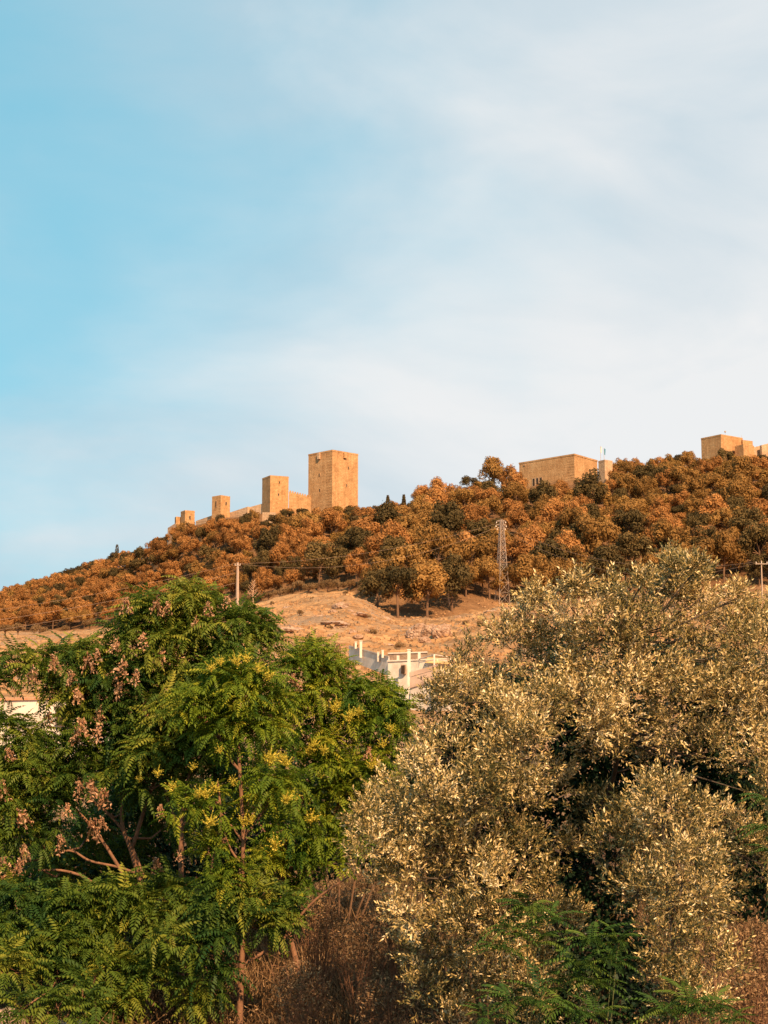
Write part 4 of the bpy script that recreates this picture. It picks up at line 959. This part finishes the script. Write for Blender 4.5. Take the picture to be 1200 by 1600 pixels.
def rain_tree(label, D, lobes, stems, mat, pods=(), blos=(), dens=10, leafL=0.40, bark='bark_red', base=None, nleaf=8, df=0.7, name='golden_rain_tree'):
    b = at(*base, D) if base else at(stems[0][0][0], stems[0][0][1], D); zb = gz(b.x, D)
    root = empty(name, (b.x, D, zb), label, 'tree')
    V, T, tips = pinnate_crown(lobes, D, dens, leafL, nleaf); npmesh('crown', V, quads(len(V)), M[mat], root, tintv=T)
    mb = MB(); starts = []
    for s in stems:
        P, rad = stem_pts(s, D)
        if s is stems[0] or (len(s[0]) > 4): P[0].z = zb - 0.2
        P, rad = smooth_line(P, rad); mb.tube(P, rad, 9); starts += [(p, r) for p, r in zip(P[len(P)//3:], rad[len(P)//3:])]
    branchwork(mb, starts, tips, 6, 0.026)
    mb.build('trunk', M[bark], root, smooth=True)
    if pods: hang(root, 'seed_pod_cluster', PODS, pods, D - df)
    if blos: hang(root, 'blossom_spray', BLOS, blos, D - df)
    return root
# A: big pod-bearing tree, back left
lobA = [(290, 950, 40), (235, 972, 42), (330, 972, 45), (205, 1000, 42), (385, 985, 38), (405, 1010, 34), (270, 1020, 55), (350, 1035, 45), (150, 1035, 36), (185, 1065, 50), (105, 1040, 36), (85, 1082, 18), (112, 1098, 18), (60, 1042, 28), (20, 1040, 24), (-10, 1060, 26),
        (140, 1090, 34), (125, 1130, 34), (240, 1085, 55), (310, 1090, 50), (180, 1140, 48), (120, 1175, 42), (45, 1165, 36), (5, 1150, 30), (60, 1210, 46), (-5, 1215, 40), (130, 1215, 40), (240, 1160, 50), (190, 1195, 36),
        (20, 1270, 44), (85, 1260, 36), (-15, 1320, 42), (60, 1300, 30), (300, 1150, 45), (250, 1220, 38, 33), (200, 1265, 34, 33.6), (140, 1300, 34, 33.6), (260, 1290, 36, 34), (200, 1340, 34, 34.2), (100, 1360, 38, 33.5)]
podA = [(197, 950, 1.1), (245, 948, 1.0), (262, 952, .8), (86, 1040, 1.1), (50, 1056, 1.0), (138, 1037, 1.1), (150, 1028, .9), (190, 1045, 1.2), (187, 1077, 1.2), (250, 1027, 1.0), (325, 953, .9), (130, 1140, 1.2), (152, 1148, 1.1), (118, 1152, .9),
        (145, 1238, 1.2), (162, 1252, 1.2), (125, 1236, 1.0), (143, 1298, 1.3), (105, 1270, .9), (36, 1280, 1.1), (3, 1236, 1.2), (38, 1334, 1.0), (8, 1356, 1.2), (30, 1358, 1.0), (97, 1320, 1.0), (155, 1118, 1.0), (122, 1088, .9), (222, 1002, .9), (212, 1060, .9), (160, 1288, .8), (345, 1088, .8), (15, 1180, .8), (112, 1060, .9), (75, 1125, .8), (305, 975, .8), (355, 940, .7), (230, 1120, .9), (180, 1010, .9)]
rain_tree('tallest leafy green tree at left with many tan papery seed pods', 31.5, lobA,
          [[(236, 1600, 6.5), (232, 1500, 6), (224, 1400, 5.4), (205, 1330, 4.4), (190, 1270, 3.8), (215, 1150, 3.2), (265, 1030, 2.6), (290, 960, 1.6)],
           [(222, 1368, 3), (185, 1355, 2.7), (140, 1345, 2.4), (108, 1329, 2.1), (60, 1343, 1.9), (10, 1352, 1.4)],
           [(225, 1372, 3.2), (200, 1310, 2.7), (165, 1268, 2.2), (128, 1240, 1.6)],
           [(160, 1392, 3.5), (130, 1370, 3), (95, 1360, 2.4), (60, 1360, 1.6)],
           [(205, 1330, 4), (250, 1200, 3.5), (320, 1090, 3), (380, 1010, 2)],
           [(215, 1190, 3), (150, 1100, 2.6), (90, 1070, 2), (30, 1050, 1.4)],
           [(212, 1400, 4), (150, 1300, 3), (80, 1230, 2.4), (20, 1190, 1.5)],
           [(165, 1200, 1.8), (188, 1178, 1.8), (225, 1166, 1.4)]],
          'rain_leaf', podA, (), 10.5, 0.42)
# C: middle trunk
rain_tree('green tree on a straight reddish trunk between the pod tree and slender tree', 30.8,
          [(240, 1185, 38), (300, 1185, 45), (270, 1135, 45), (330, 1160, 40), (345, 1210, 36), (255, 1400, 36, 30.2), (190, 1410, 40, 30), (130, 1420, 42, 30), (215, 1440, 36, 30), (300, 1430, 28, 30), (150, 1460, 40, 30), (90, 1440, 40, 30), (230, 1225, 28), (30, 1420, 42, 30.2), (-5, 1460, 40, 30), (50, 1490, 40, 29.8), (110, 1480, 34, 29.6), (0, 1400, 30), (170, 1520, 36, 29.6), (90, 1530, 30, 29.4), (240, 1530, 34, 29.6), (200, 1575, 30, 29.4), (20, 1520, 30, 29.0), (90, 1575, 26, 27.2), (30, 1580, 22, 27), (130, 1560, 28, 27.6), (300, 1560, 30, 29.4), (150, 1580, 26, 29.2),
           (350, 1405, 32, 29.2), (395, 1410, 30, 29.2), (430, 1420, 26, 29.2), (330, 1440, 30, 29.2), (400, 1445, 32, 29.2), (340, 1478, 30, 29), (440, 1450, 22, 29), (270, 1475, 28, 29), (330, 1535, 24, 29)],  # slender tree's low lobes, put in the darker leaf colour to imitate shade
          [[(283, 1610, 6.5), (283, 1500, 6), (283, 1400, 5.6), (283, 1320, 5), (285, 1270, 4.5), (300, 1190, 3)],
           [(284, 1290, 3.5), (300, 1275, 3), (330, 1240, 2)], [(283, 1460, 4), (240, 1440, 3), (150, 1430, 2.4), (60, 1430, 1.4)], [(283, 1300, 3), (262, 1250, 2.4), (250, 1200, 1.6)], [(200, 1500, 2.2), (160, 1470, 2), (120, 1455, 1.4)], [(195, 1498, 2), (150, 1493, 1.6), (80, 1492, 1.2)]],
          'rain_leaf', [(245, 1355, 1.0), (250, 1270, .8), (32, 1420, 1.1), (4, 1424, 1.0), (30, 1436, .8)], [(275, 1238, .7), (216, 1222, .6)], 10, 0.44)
# B: slender bright tree
rain_tree('slender young tree with bright yellow-green leaves and yellow blossom sprays', 29.2,
          [(372, 1058, 36), (335, 1075, 34), (410, 1080, 32), (370, 1100, 42), (320, 1115, 34), (425, 1115, 32), (385, 1135, 36), (290, 1100, 26), (345, 1150, 30), (430, 1215, 34), (455, 1240, 28), (330, 1255, 28), (280, 1262, 24), (400, 1260, 20), (350, 1310, 26), (325, 1330, 20), (440, 1300, 24),
           (370, 1372, 24), (345, 1385, 20)],
          [[(374, 1610, 6.5), (376, 1540, 6), (378, 1500, 5.5), (380, 1440, 4.5), (379, 1360, 4), (380, 1300, 4), (375, 1210, 3.6), (372, 1150, 3), (374, 1090, 2)],
           [(378, 1508, 4), (400, 1495, 3.6), (440, 1470, 3.2), (470, 1430, 2.6), (500, 1400, 2.2), (545, 1370, 1.6)], [(379, 1315, 2.4), (365, 1295, 2), (345, 1270, 1.4)], [(378, 1350, 2.4), (362, 1330, 2.2), (350, 1300, 1.4)], [(376, 1205, 3), (352, 1175, 2.6), (335, 1120, 2)], [(372, 1160, 2.6), (395, 1110, 2), (410, 1070, 1.3)], [(379, 1310, 2.2), (410, 1270, 2), (435, 1220, 1.3)],
           [(376, 1545, 3), (350, 1500, 2.6), (310, 1490, 1.6)], [(335, 1480, 3), (328, 1430, 3), (332, 1350, 3), (345, 1290, 2.6), (340, 1220, 2)]],
          'rain_leaf_young', [(280, 1340, .5)], [(385, 1037, 1.0), (371, 1043, 1.1), (402, 1052, .9), (345, 1040, .8), (330, 1050, .8), (420, 1063, .9), (420, 1198, 1.3), (441, 1194, 1.0), (448, 1200, .9), (270, 1238, .9), (320, 1250, 1.1), (333, 1240, .9), (310, 1248, .9), (362, 1228, .8), (325, 1294, 1.2), (378, 1290, .9), (395, 1290, 1.0), (430, 1330, 1.2), (245, 1215, .8), (445, 1258, 1.0), (300, 1205, .7), (345, 1178, .7)], 11, 0.38, df=0.55)
# D: right-hand one of the group
rain_tree('darker leafy tree with yellow blossom, touching the silvery olive', 33,
          [(455, 1050, 34), (490, 1025, 32), (522, 1045, 30), (572, 1085, 30), (600, 1095, 26), (628, 1112, 22), (505, 1075, 42), (555, 1100, 40), (600, 1122, 28), (622, 1135, 18), (455, 1100, 36), (470, 1150, 42), (530, 1150, 45), (590, 1160, 36), (620, 1150, 20), (500, 1200, 40), (560, 1210, 36), (600, 1195, 26), (470, 1245, 34), (530, 1255, 38), (560, 1270, 26), (500, 1300, 36), (450, 1310, 30), (420, 1390, 26), (460, 1395, 22), (540, 1310, 26), (470, 1350, 30), (510, 1350, 22), (420, 1350, 30), (430, 1160, 30), (430, 1270, 24)],
          [[(470, 1610, 6), (462, 1500, 5.5), (440, 1400, 5), (455, 1300, 4.5), (490, 1200, 4), (510, 1100, 3), (520, 1040, 2)],
           [(444, 1370, 3.4), (500, 1300, 2.8), (550, 1230, 2)], [(500, 1180, 3), (560, 1130, 2.2), (600, 1110, 1.4)], [(432, 1395, 3), (445, 1310, 2.6), (462, 1280, 1.6)]],
          'rain_leaf_young', [(460, 1068, 1.0), (528, 1012, .6), (575, 1180, .8)], [(520, 1115, 1.2), (545, 1130, 1.3), (530, 1108, 1.0), (490, 1175, 1.1), (482, 1182, .9), (580, 1205, 1.2), (588, 1198, 1.1), (460, 1255, 1.1), (484, 1287, 1.2), (505, 1180, .9), (600, 1170, 1.0), (560, 1120, .9), (500, 1218, .8), (610, 1145, .9)], 10.5, 0.38)

# dark shrubs added so gaps between trunks and olive clumps read as shade
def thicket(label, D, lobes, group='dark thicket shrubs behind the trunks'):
    b = at(lobes[0][0], 1400, D); zb = gz(b.x, D); root = empty('dark_filler_shrub', (b.x, D, zb), label, 'shrub', group)
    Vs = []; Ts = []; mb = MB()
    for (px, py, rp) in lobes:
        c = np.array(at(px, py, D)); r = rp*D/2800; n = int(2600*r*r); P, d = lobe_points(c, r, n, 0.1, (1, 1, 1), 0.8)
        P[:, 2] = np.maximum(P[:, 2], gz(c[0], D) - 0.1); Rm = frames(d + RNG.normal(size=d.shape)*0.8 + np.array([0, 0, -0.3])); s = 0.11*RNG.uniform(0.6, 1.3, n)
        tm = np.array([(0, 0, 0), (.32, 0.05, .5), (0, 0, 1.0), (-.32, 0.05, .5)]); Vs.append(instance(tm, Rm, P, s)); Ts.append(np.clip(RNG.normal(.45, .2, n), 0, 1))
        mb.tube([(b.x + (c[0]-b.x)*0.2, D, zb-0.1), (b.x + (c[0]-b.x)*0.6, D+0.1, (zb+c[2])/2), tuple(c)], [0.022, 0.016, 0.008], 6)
    V = np.vstack(Vs); npmesh('crown', V, quads(len(V)), M['shade_dark_leaf'], root, tintv=np.concatenate(Ts)); mb.build('trunk', M['bark_pine'], root)
thicket('added dark shrub imitating shade behind the leftmost trunks', 37.5, [(40, 1330, 70), (-10, 1250, 60), (90, 1400, 70), (10, 1430, 70), (150, 1330, 55)])
thicket('added dark shrub imitating shade behind the open branches of the pod tree', 37, [(210, 1290, 75), (170, 1220, 60), (250, 1360, 75), (180, 1400, 70), (300, 1250, 60), (150, 1480, 60)])
thicket('added dark shrub imitating shade behind the slender trunk', 37.8, [(340, 1300, 70), (380, 1230, 60), (420, 1330, 60), (330, 1390, 60), (460, 1230, 50)])
thicket('added dark shrub imitating shade between the blossom tree and the olive', 37.2, [(530, 1270, 60), (580, 1220, 55), (600, 1320, 50), (500, 1330, 45), (640, 1240, 60)])

thicket('added dark shrub imitating crown shade behind the middle of the large olive', 28.6, [(960, 1130, 80), (880, 1100, 70), (900, 1200, 80), (990, 1030, 50), (880, 1020, 45), (930, 1270, 70), (860, 1320, 70), (990, 1230, 60), (930, 1380, 70), (860, 1430, 60), (940, 1460, 60), (800, 1250, 60)])
thicket('added dark shrub imitating crown shade behind the right part of the large olive', 28.4, [(1110, 1100, 80), (1060, 1040, 50), (1190, 1090, 70), (1150, 1040, 40), (1130, 1250, 70), (1190, 1300, 60), (1080, 1200, 60), (1130, 1370, 60), (1200, 1400, 45), (1160, 1200, 60)])
thicket('added dark shrub imitating crown shade behind the low-hanging olive clump', 28.2, [(760, 1150, 70), (790, 1080, 45), (700, 1180, 45), (640, 1310, 50), (730, 1230, 60), (680, 1280, 60), (760, 1330, 60), (780, 1440, 60), (720, 1400, 50), (840, 1500, 50)])
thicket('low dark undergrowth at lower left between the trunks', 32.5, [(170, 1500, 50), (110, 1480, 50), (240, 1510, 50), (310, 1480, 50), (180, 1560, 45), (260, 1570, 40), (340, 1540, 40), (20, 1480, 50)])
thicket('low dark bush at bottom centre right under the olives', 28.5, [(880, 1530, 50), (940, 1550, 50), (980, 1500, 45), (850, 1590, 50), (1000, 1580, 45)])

# ---------------------------------------------------------------- olives
def olive(label, D, lobes, stem, dens=46, shootL=0.25, name='olive_tree', cat='olive tree', sub=11, subr=0.37, hole=()):
    b = at(stem[0][0], stem[0][1], D); zb = gz(b.x, D); root = empty(name, (b.x, D, zb), label, cat)
    Vs = []; Ts = []; tips = []
    for lb in lobes:
        px, py, rp = lb[:3]; d_ = (lb[3] if len(lb) > 3 else D) + random.uniform(-1.0, 1.0)
        c = np.array(at(px, py, d_)); r = rp*d_/2800; tips.append((c, None)); C, dd = lobe_points(c, r*0.80, sub, 0.45, (1, 1, 1), 0.2); tl = RNG.normal(0.5, 0.08)
        PP = []
        for cc in C:
            rs = r*subr*RNG.uniform(0.75, 1.3); n = max(6, int(dens*4*math.pi*rs*rs)); P, d = lobe_points(cc, rs, n, 0.4, (1, 1, 1.05), 0.45)
            out_ = (P-c); out_ /= np.maximum(np.linalg.norm(out_, axis=1, keepdims=True), 1e-5)
            ax = d*0.55 + out_*0.6 + np.array([0, 0, 0.55]) + RNG.normal(size=d.shape)*0.35; Rm = frames(ax); s = shootL*RNG.uniform(0.65, 1.25, n); w = RNG.integers(0, 3, n)
            tn = tl + RNG.normal(0, 0.10)
            for q_ in range(3):
                m = w == q_
                if not m.any(): continue
                Vs.append(instance(SHOOT[q_], Rm[m], P[m], s[m])); nl = len(SHOOT[q_])//4
                Ts.append(np.clip(np.repeat(tn + RNG.normal(0, 0.10, m.sum()), nl) + RNG.normal(0, 0.25, m.sum()*nl), 0, 1))
            PP.append(cc)
        tips[-1] = (c, np.array(PP))
    V = np.vstack(Vs); npmesh('crown', V, quads(len(V)), M['olive_leaf'], root, tintv=np.concatenate(Ts))
    P, rad = stem_pts(stem, D); P[0].z = zb-0.2; P, rad = smooth_line(P, rad); mb = MB(); mb.tube(P, rad, 10); branchwork(mb, list(zip(P[len(P)//3:], rad[len(P)//3:])), tips, 6, 0.018)
    mb.build('trunk', M['bark'], root, smooth=True); print(label[:30], len(V)//4); return root
olive('large silvery olive whose crown fills the upper right', 26.0,
      [(850, 975, 44), (892, 950, 34), (955, 978, 44), (1030, 952, 38), (1062, 926, 16), (1052, 892, 7), (1048, 880, 5), (1087, 890, 7), (1090, 905, 9), (1035, 915, 10), (1070, 900, 9), (1098, 932, 12), (900, 915, 8), (955, 925, 8), (1000, 915, 8), (1150, 935, 10), (838, 935, 9), (1115, 985, 40), (1165, 985, 40), (1210, 985, 44), (800, 1015, 42), (748, 1050, 40), (712, 1085, 34), (690, 1100, 26), (865, 1025, 60), (940, 1035, 60), (1015, 1020, 60), (1100, 1035, 60), (1185, 1035, 60),
       (700, 1130, 44), (765, 1110, 55), (830, 1105, 52), (905, 1110, 55), (980, 1100, 55), (1060, 1110, 55), (1140, 1115, 58), (1205, 1120, 50), (690, 1190, 44), (1100, 1180, 44), (1180, 1190, 44), (1020, 1165, 40), (945, 1175, 32), (1210, 1250, 34), (925, 1270, 26, 26.8), (880, 1330, 26, 26.8), (1150, 1300, 30, 27), (1190, 1350, 44, 26.5)],
      [(955, 1620, 5.5, 29.3), (935, 1500, 5, 29.3), (915, 1400, 4.6, 29.2), (935, 1290, 4.6, 28.6), (965, 1180, 4.5, 26.6), (955, 1060, 3), (965, 1000, 2)])
olive('silvery olive clump left of the big crown, hanging low over dry brush', 25.2,
      [(805, 1140, 46), (830, 1185, 46), (790, 1200, 42), (850, 1235, 42), (800, 1260, 44), (660, 1240, 50), (610, 1265, 44), (570, 1290, 30), (580, 1330, 36), (640, 1310, 50), (700, 1270, 46), (690, 1340, 50), (750, 1320, 48), (640, 1370, 40), (700, 1400, 46), (760, 1390, 46), (820, 1340, 44), (850, 1400, 42), (740, 1450, 40), (690, 1460, 36), (790, 1450, 36), (760, 1510, 36), (720, 1520, 30), (830, 1520, 40), (780, 1570, 40), (880, 1570, 40), (740, 1250, 44), (870, 1450, 38), (700, 1590, 34), (820, 1590, 34), (670, 1500, 28), (605, 1375, 26), (635, 1430, 30), (650, 1475, 26), (655, 1550, 28), (690, 1570, 24)],
      [(800, 1640, 5, 26.2), (790, 1550, 4.6, 26.2), (770, 1450, 4, 26), (740, 1350, 3.4), (760, 1250, 2.6), (810, 1160, 1.6)])
olive('rounded golden olive bush standing forward at lower right', 23.6,
      [(1035, 1262, 40), (985, 1290, 38), (1080, 1285, 36), (1025, 1310, 50), (960, 1330, 34), (1090, 1330, 44), (1010, 1360, 48), (1070, 1380, 50), (1115, 1400, 38), (1030, 1420, 42), (1090, 1450, 44), (1050, 1490, 42), (1110, 1510, 38), (1040, 1550, 40), (1090, 1570, 40), (990, 1400, 30)],
      [(1060, 1640, 5, 24.4), (1055, 1540, 4.4, 24.4), (1050, 1440, 4, 24.2), (1040, 1360, 3), (1035, 1280, 1.8)], 56)

# saplings with big green pinnate leaves
def sapling(label, D, spots, base, leafL=0.48, n=11):
    b = at(base[0], base[1], D); zb = gz(b.x, D); root = empty('sapling', (b.x, D, zb), label, 'sapling', 'green saplings among the olives'); Vs = []; Ts = []; mb = MB()
    for (px, py, s) in spots:
        c = at(px, py, D); mb.tube([(b.x, D, zb-0.1), (b.x*0.4+c.x*0.6, D+0.05, zb*0.5+c.z*0.5), tuple(c)], [0.011, 0.009, 0.005], 6)
        az = np.arange(n)*2.4 + random.random()*6; el = R(62) + RNG.normal(0, R(14), n); fw = np.stack([np.cos(az)*np.sin(el), np.sin(az)*np.sin(el)-0.15, np.cos(el)+0.15], 1)
        Rm = frames_fwd(fw, np.tile([[0, 0, 1.0]], (n, 1))); w = RNG.integers(0, 2, n); sc = leafL*s*RNG.uniform(.75, 1.15, n)
        for q_ in range(2):
            m = w == q_
            if m.any(): Vs.append(instance(PIN_BIG[q_], Rm[m], np.tile(np.array(c), (m.sum(), 1)), sc[m])); nl = len(PIN_BIG[q_])//4; Ts.append(np.clip(np.repeat(RNG.normal(.5, .2, m.sum()), nl) + RNG.normal(0, .05, m.sum()*nl), 0, 1))
    V = np.vstack(Vs); npmesh('leaves', V, quads(len(V)), M['sapling_leaf'], root, tintv=np.concatenate(Ts)); mb.build('stem', M['sapling_stem'], root, smooth=True)
sapling('bright green sapling in front of the low-hanging olive, left one', 23.4, [(825, 1425, 1.0), (795, 1455, .9), (855, 1448, .9), (835, 1480, .9), (780, 1490, .8)], (820, 1640))
sapling('green sapling with long fern-like leaves in the dark gap', 22.8, [(925, 1480, 1.1), (955, 1510, 1.0), (905, 1515, 1.0), (965, 1475, .7), (930, 1545, 1.0), (885, 1540, .9)], (930, 1640))
sapling('dark green sapling low down at bottom centre right', 22.6, [(845, 1570, 1.1), (890, 1590, 1.1), (800, 1575, 1.0), (930, 1590, .9), (760, 1595, .8)], (865, 1680))
sapling('green sapling at bottom right under the round olive bush', 22.4, [(1075, 1570, 1.0), (1110, 1585, 1.0), (1040, 1590, .9), (1140, 1600, .8)], (1085, 1680))
sapling('leafy green sapling cut by the right edge of the photo', 23.0, [(1200, 1255, .8), (1205, 1300, 1.0), (1210, 1340, .8)], (1215, 1640))

# ---------------------------------------------------------------- dry brush and grass
def dry_brush():
    n = 70000; x = RNG.uniform(-9, 9, n); y = 19.5 + 27*RNG.random(n)**0.8; keep_ = np.abs(x) < y*0.26+0.8; x = x[keep_]; y = y[keep_]; n = len(x)
    z = ground_z(x, y); pn = fbm(x, y, 1.7, 3); h = np.clip(0.38 + 0.25*pn, 0.1, 0.95)*RNG.uniform(0.5, 1.2, n)*np.interp(y, [20, 26, 36, 46], [0.55, 0.8, 1.1, 0.8]); a = RNG.random(n)*6.28; ln = h*RNG.uniform(0.1, 1.7, n); w = 0.006 + 0.005*RNG.random(n)
    b = np.stack([x, y, z-0.03], 1); s = np.stack([np.cos(a+1.57)*w, np.sin(a+1.57)*w, np.zeros(n)], 1); m = b + np.stack([np.cos(a)*ln*.35, np.sin(a)*ln*.35, h*.65], 1); t = b + np.stack([np.cos(a)*ln, np.sin(a)*ln, h], 1)
    V = np.stack([b-s, b+s, m+s, m-s, m-s, m+s, t+s*.3, t-s*.3], 1).reshape(-1, 3); T = np.repeat(np.clip(0.45+0.22*fbm(x, y, 1.1, 2)+RNG.normal(0, .2, n), 0, 1), 2)
    # litter leaves
    k = 150000; x = RNG.uniform(-9, 9, k); y = 19.5+27*RNG.random(k); z = ground_z(x, y) + 0.55*RNG.random(k)*np.clip(0.5+0.6*fbm(x, y, 1.3, 3), 0.05, 1.2); Rm = frames(rand_dirs(k, 0.8)); s2 = 0.05*RNG.uniform(.5, 1.5, k)
    V2 = instance(np.array([(-.6, 0, 0), (0, -.2, .1), (.6, 0, 0), (0, .2, .1)]), Rm, np.stack([x, y, z], 1), s2)
    V = np.vstack([V, V2]); T = np.concatenate([T, RNG.random(k)])
    o = npmesh('dry_grass', V, quads(len(V)), M['dry_grass'], tintv=T); tag(o, 'tangle of reddish brown dry grass and litter under the trees', 'dry grass', None, 'stuff')
dry_brush()
def dry_shrub(px, py, D, r_px, label):
    c = at(px, py, D); r = r_px*D/2800; zb = gz(c.x, D); root = empty('dry_shrub', (c.x, D, zb), label, 'dry shrub', 'dead brush under the trees'); mb = MB(); Vs = []; n = 1500
    for k in range(46):
        a = k*2.4; e = Vector((c.x + math.cos(a)*r*random.uniform(.3, 1.1), D + math.sin(a)*r*random.uniform(.3, 1.1), zb + (c.z-zb+r)*random.uniform(.5, 1.0))); m = Vector((c.x, D, zb)).lerp(e, 0.5) + Vector((random.uniform(-.1, .1), random.uniform(-.1, .1), 0.08))
        mb.tube([(c.x, D, zb-0.05), m, e], [0.008, 0.006, 0.003], 4)
        for j in range(5):
            q0 = m.lerp(e, random.random()); mb.tube([q0, q0 + Vector((random.uniform(-1, 1), random.uniform(-1, 1), random.uniform(-.4, .8)))*r*0.35], [0.004, 0.002], 3)
    d = rand_dirs(n, 0.3); P = np.array(c) + d*r*(RNG.random((n, 1))**0.4); P[:, 2] = np.maximum(P[:, 2], zb+0.02); V = instance(np.array([(0, 0, 0), (.16, 0, .5), (0, 0, 1), (-.16, 0, .5)]), frames(rand_dirs(n)), P, 0.06*RNG.uniform(.5, 1.4, n))
    npmesh('dry_leaves', V, quads(len(V)), M['dry_grass'], root, tintv=RNG.random(n)); mb.build('stems', M['bark_red'], root)
dry_shrub(500, 1440, 31, 40, 'reddish dead shrub beside the long leaning branch'); dry_shrub(560, 1480, 29.5, 46, 'reddish dead shrub in the middle of the brown gap'); dry_shrub(620, 1440, 30.5, 38, 'dead shrub at the left foot of the low olive clump')
dry_shrub(470, 1550, 28, 48, 'dead bramble low down beside the slender trunk'); dry_shrub(600, 1570, 27, 50, 'dead bramble at the bottom middle of the photo'); dry_shrub(1180, 1480, 26, 46, 'rust-brown dead shrub at the lower right edge'); dry_shrub(1170, 1560, 25, 44, 'tan dead shrub at the bottom right corner')
def twigs():
    mb = MB(); r3 = random.Random(9)
    for k in range(420):
        px = r3.choice([r3.uniform(380, 720), r3.uniform(380, 720), r3.uniform(1120, 1230), r3.uniform(200, 800)]); D = r3.uniform(24, 38); b = at(px, 1400, D); z = gz(b.x, D); a = r3.uniform(0, 6.28); L = r3.uniform(0.3, 1.0)
        p = Vector((b.x, D, z)); P = [p]
        for j in range(4): a += r3.uniform(-.5, .5); P.append(P[-1] + Vector((math.cos(a), math.sin(a), r3.uniform(0.0, 0.9)*(1-j*0.25)))*L*0.3)
        mb.tube(P, [0.008, 0.007, 0.006, 0.004, 0.003], 4)
    o = mb.build('fallen_twigs', M['bark_red']); tag(o, 'bare reddish twigs and brambles poking out of the dry grass', 'twigs', None, 'stuff')
twigs()
# dry tufts on the far slope
def slope_grass():
    n = 60000; D = 215 + 400*RNG.random(n)**1.2; u = RNG.uniform(-60, 1260, n); x = (u-600)/2800*D; dt = np.interp(u, U_TL, D_TL); pn = fbm(x, D, 23, 4); k = (D < dt+25) & (pn > -0.15); x, D, pn = x[k], D[k], pn[k]; n = len(x)
    z = ground_z(x, D); s = RNG.uniform(0.12, 0.42, n)*(1+0.5*np.clip(pn, 0, 1)); a = RNG.random(n)*3.14
    ca, sa = np.cos(a)*s, np.sin(a)*s; b = np.stack([x, D, z-0.05], 1)
    V = np.stack([b + np.stack([-ca*.5, -sa*.5, 0*s], 1), b + np.stack([ca*.5, sa*.5, 0*s], 1), b + np.stack([ca, sa, s*.9], 1), b + np.stack([-ca, -sa, s], 1)], 1).reshape(-1, 3)
    o = npmesh('slope_grass', V, quads(len(V)), M['field_grass'], tintv=np.clip(.5+.25*pn+RNG.normal(0, .15, n), 0, 1)); tag(o, 'tufts of tan dry grass covering the open slope', 'dry grass', None, 'stuff')
M['field_grass'] = leaf_mat('field_grass', [(0.0, (0.24, 0.12, 0.055)), (0.5, (0.42, 0.235, 0.115)), (1.0, (0.58, 0.36, 0.19))], 0.2, 0.9, 0.05)
slope_grass()
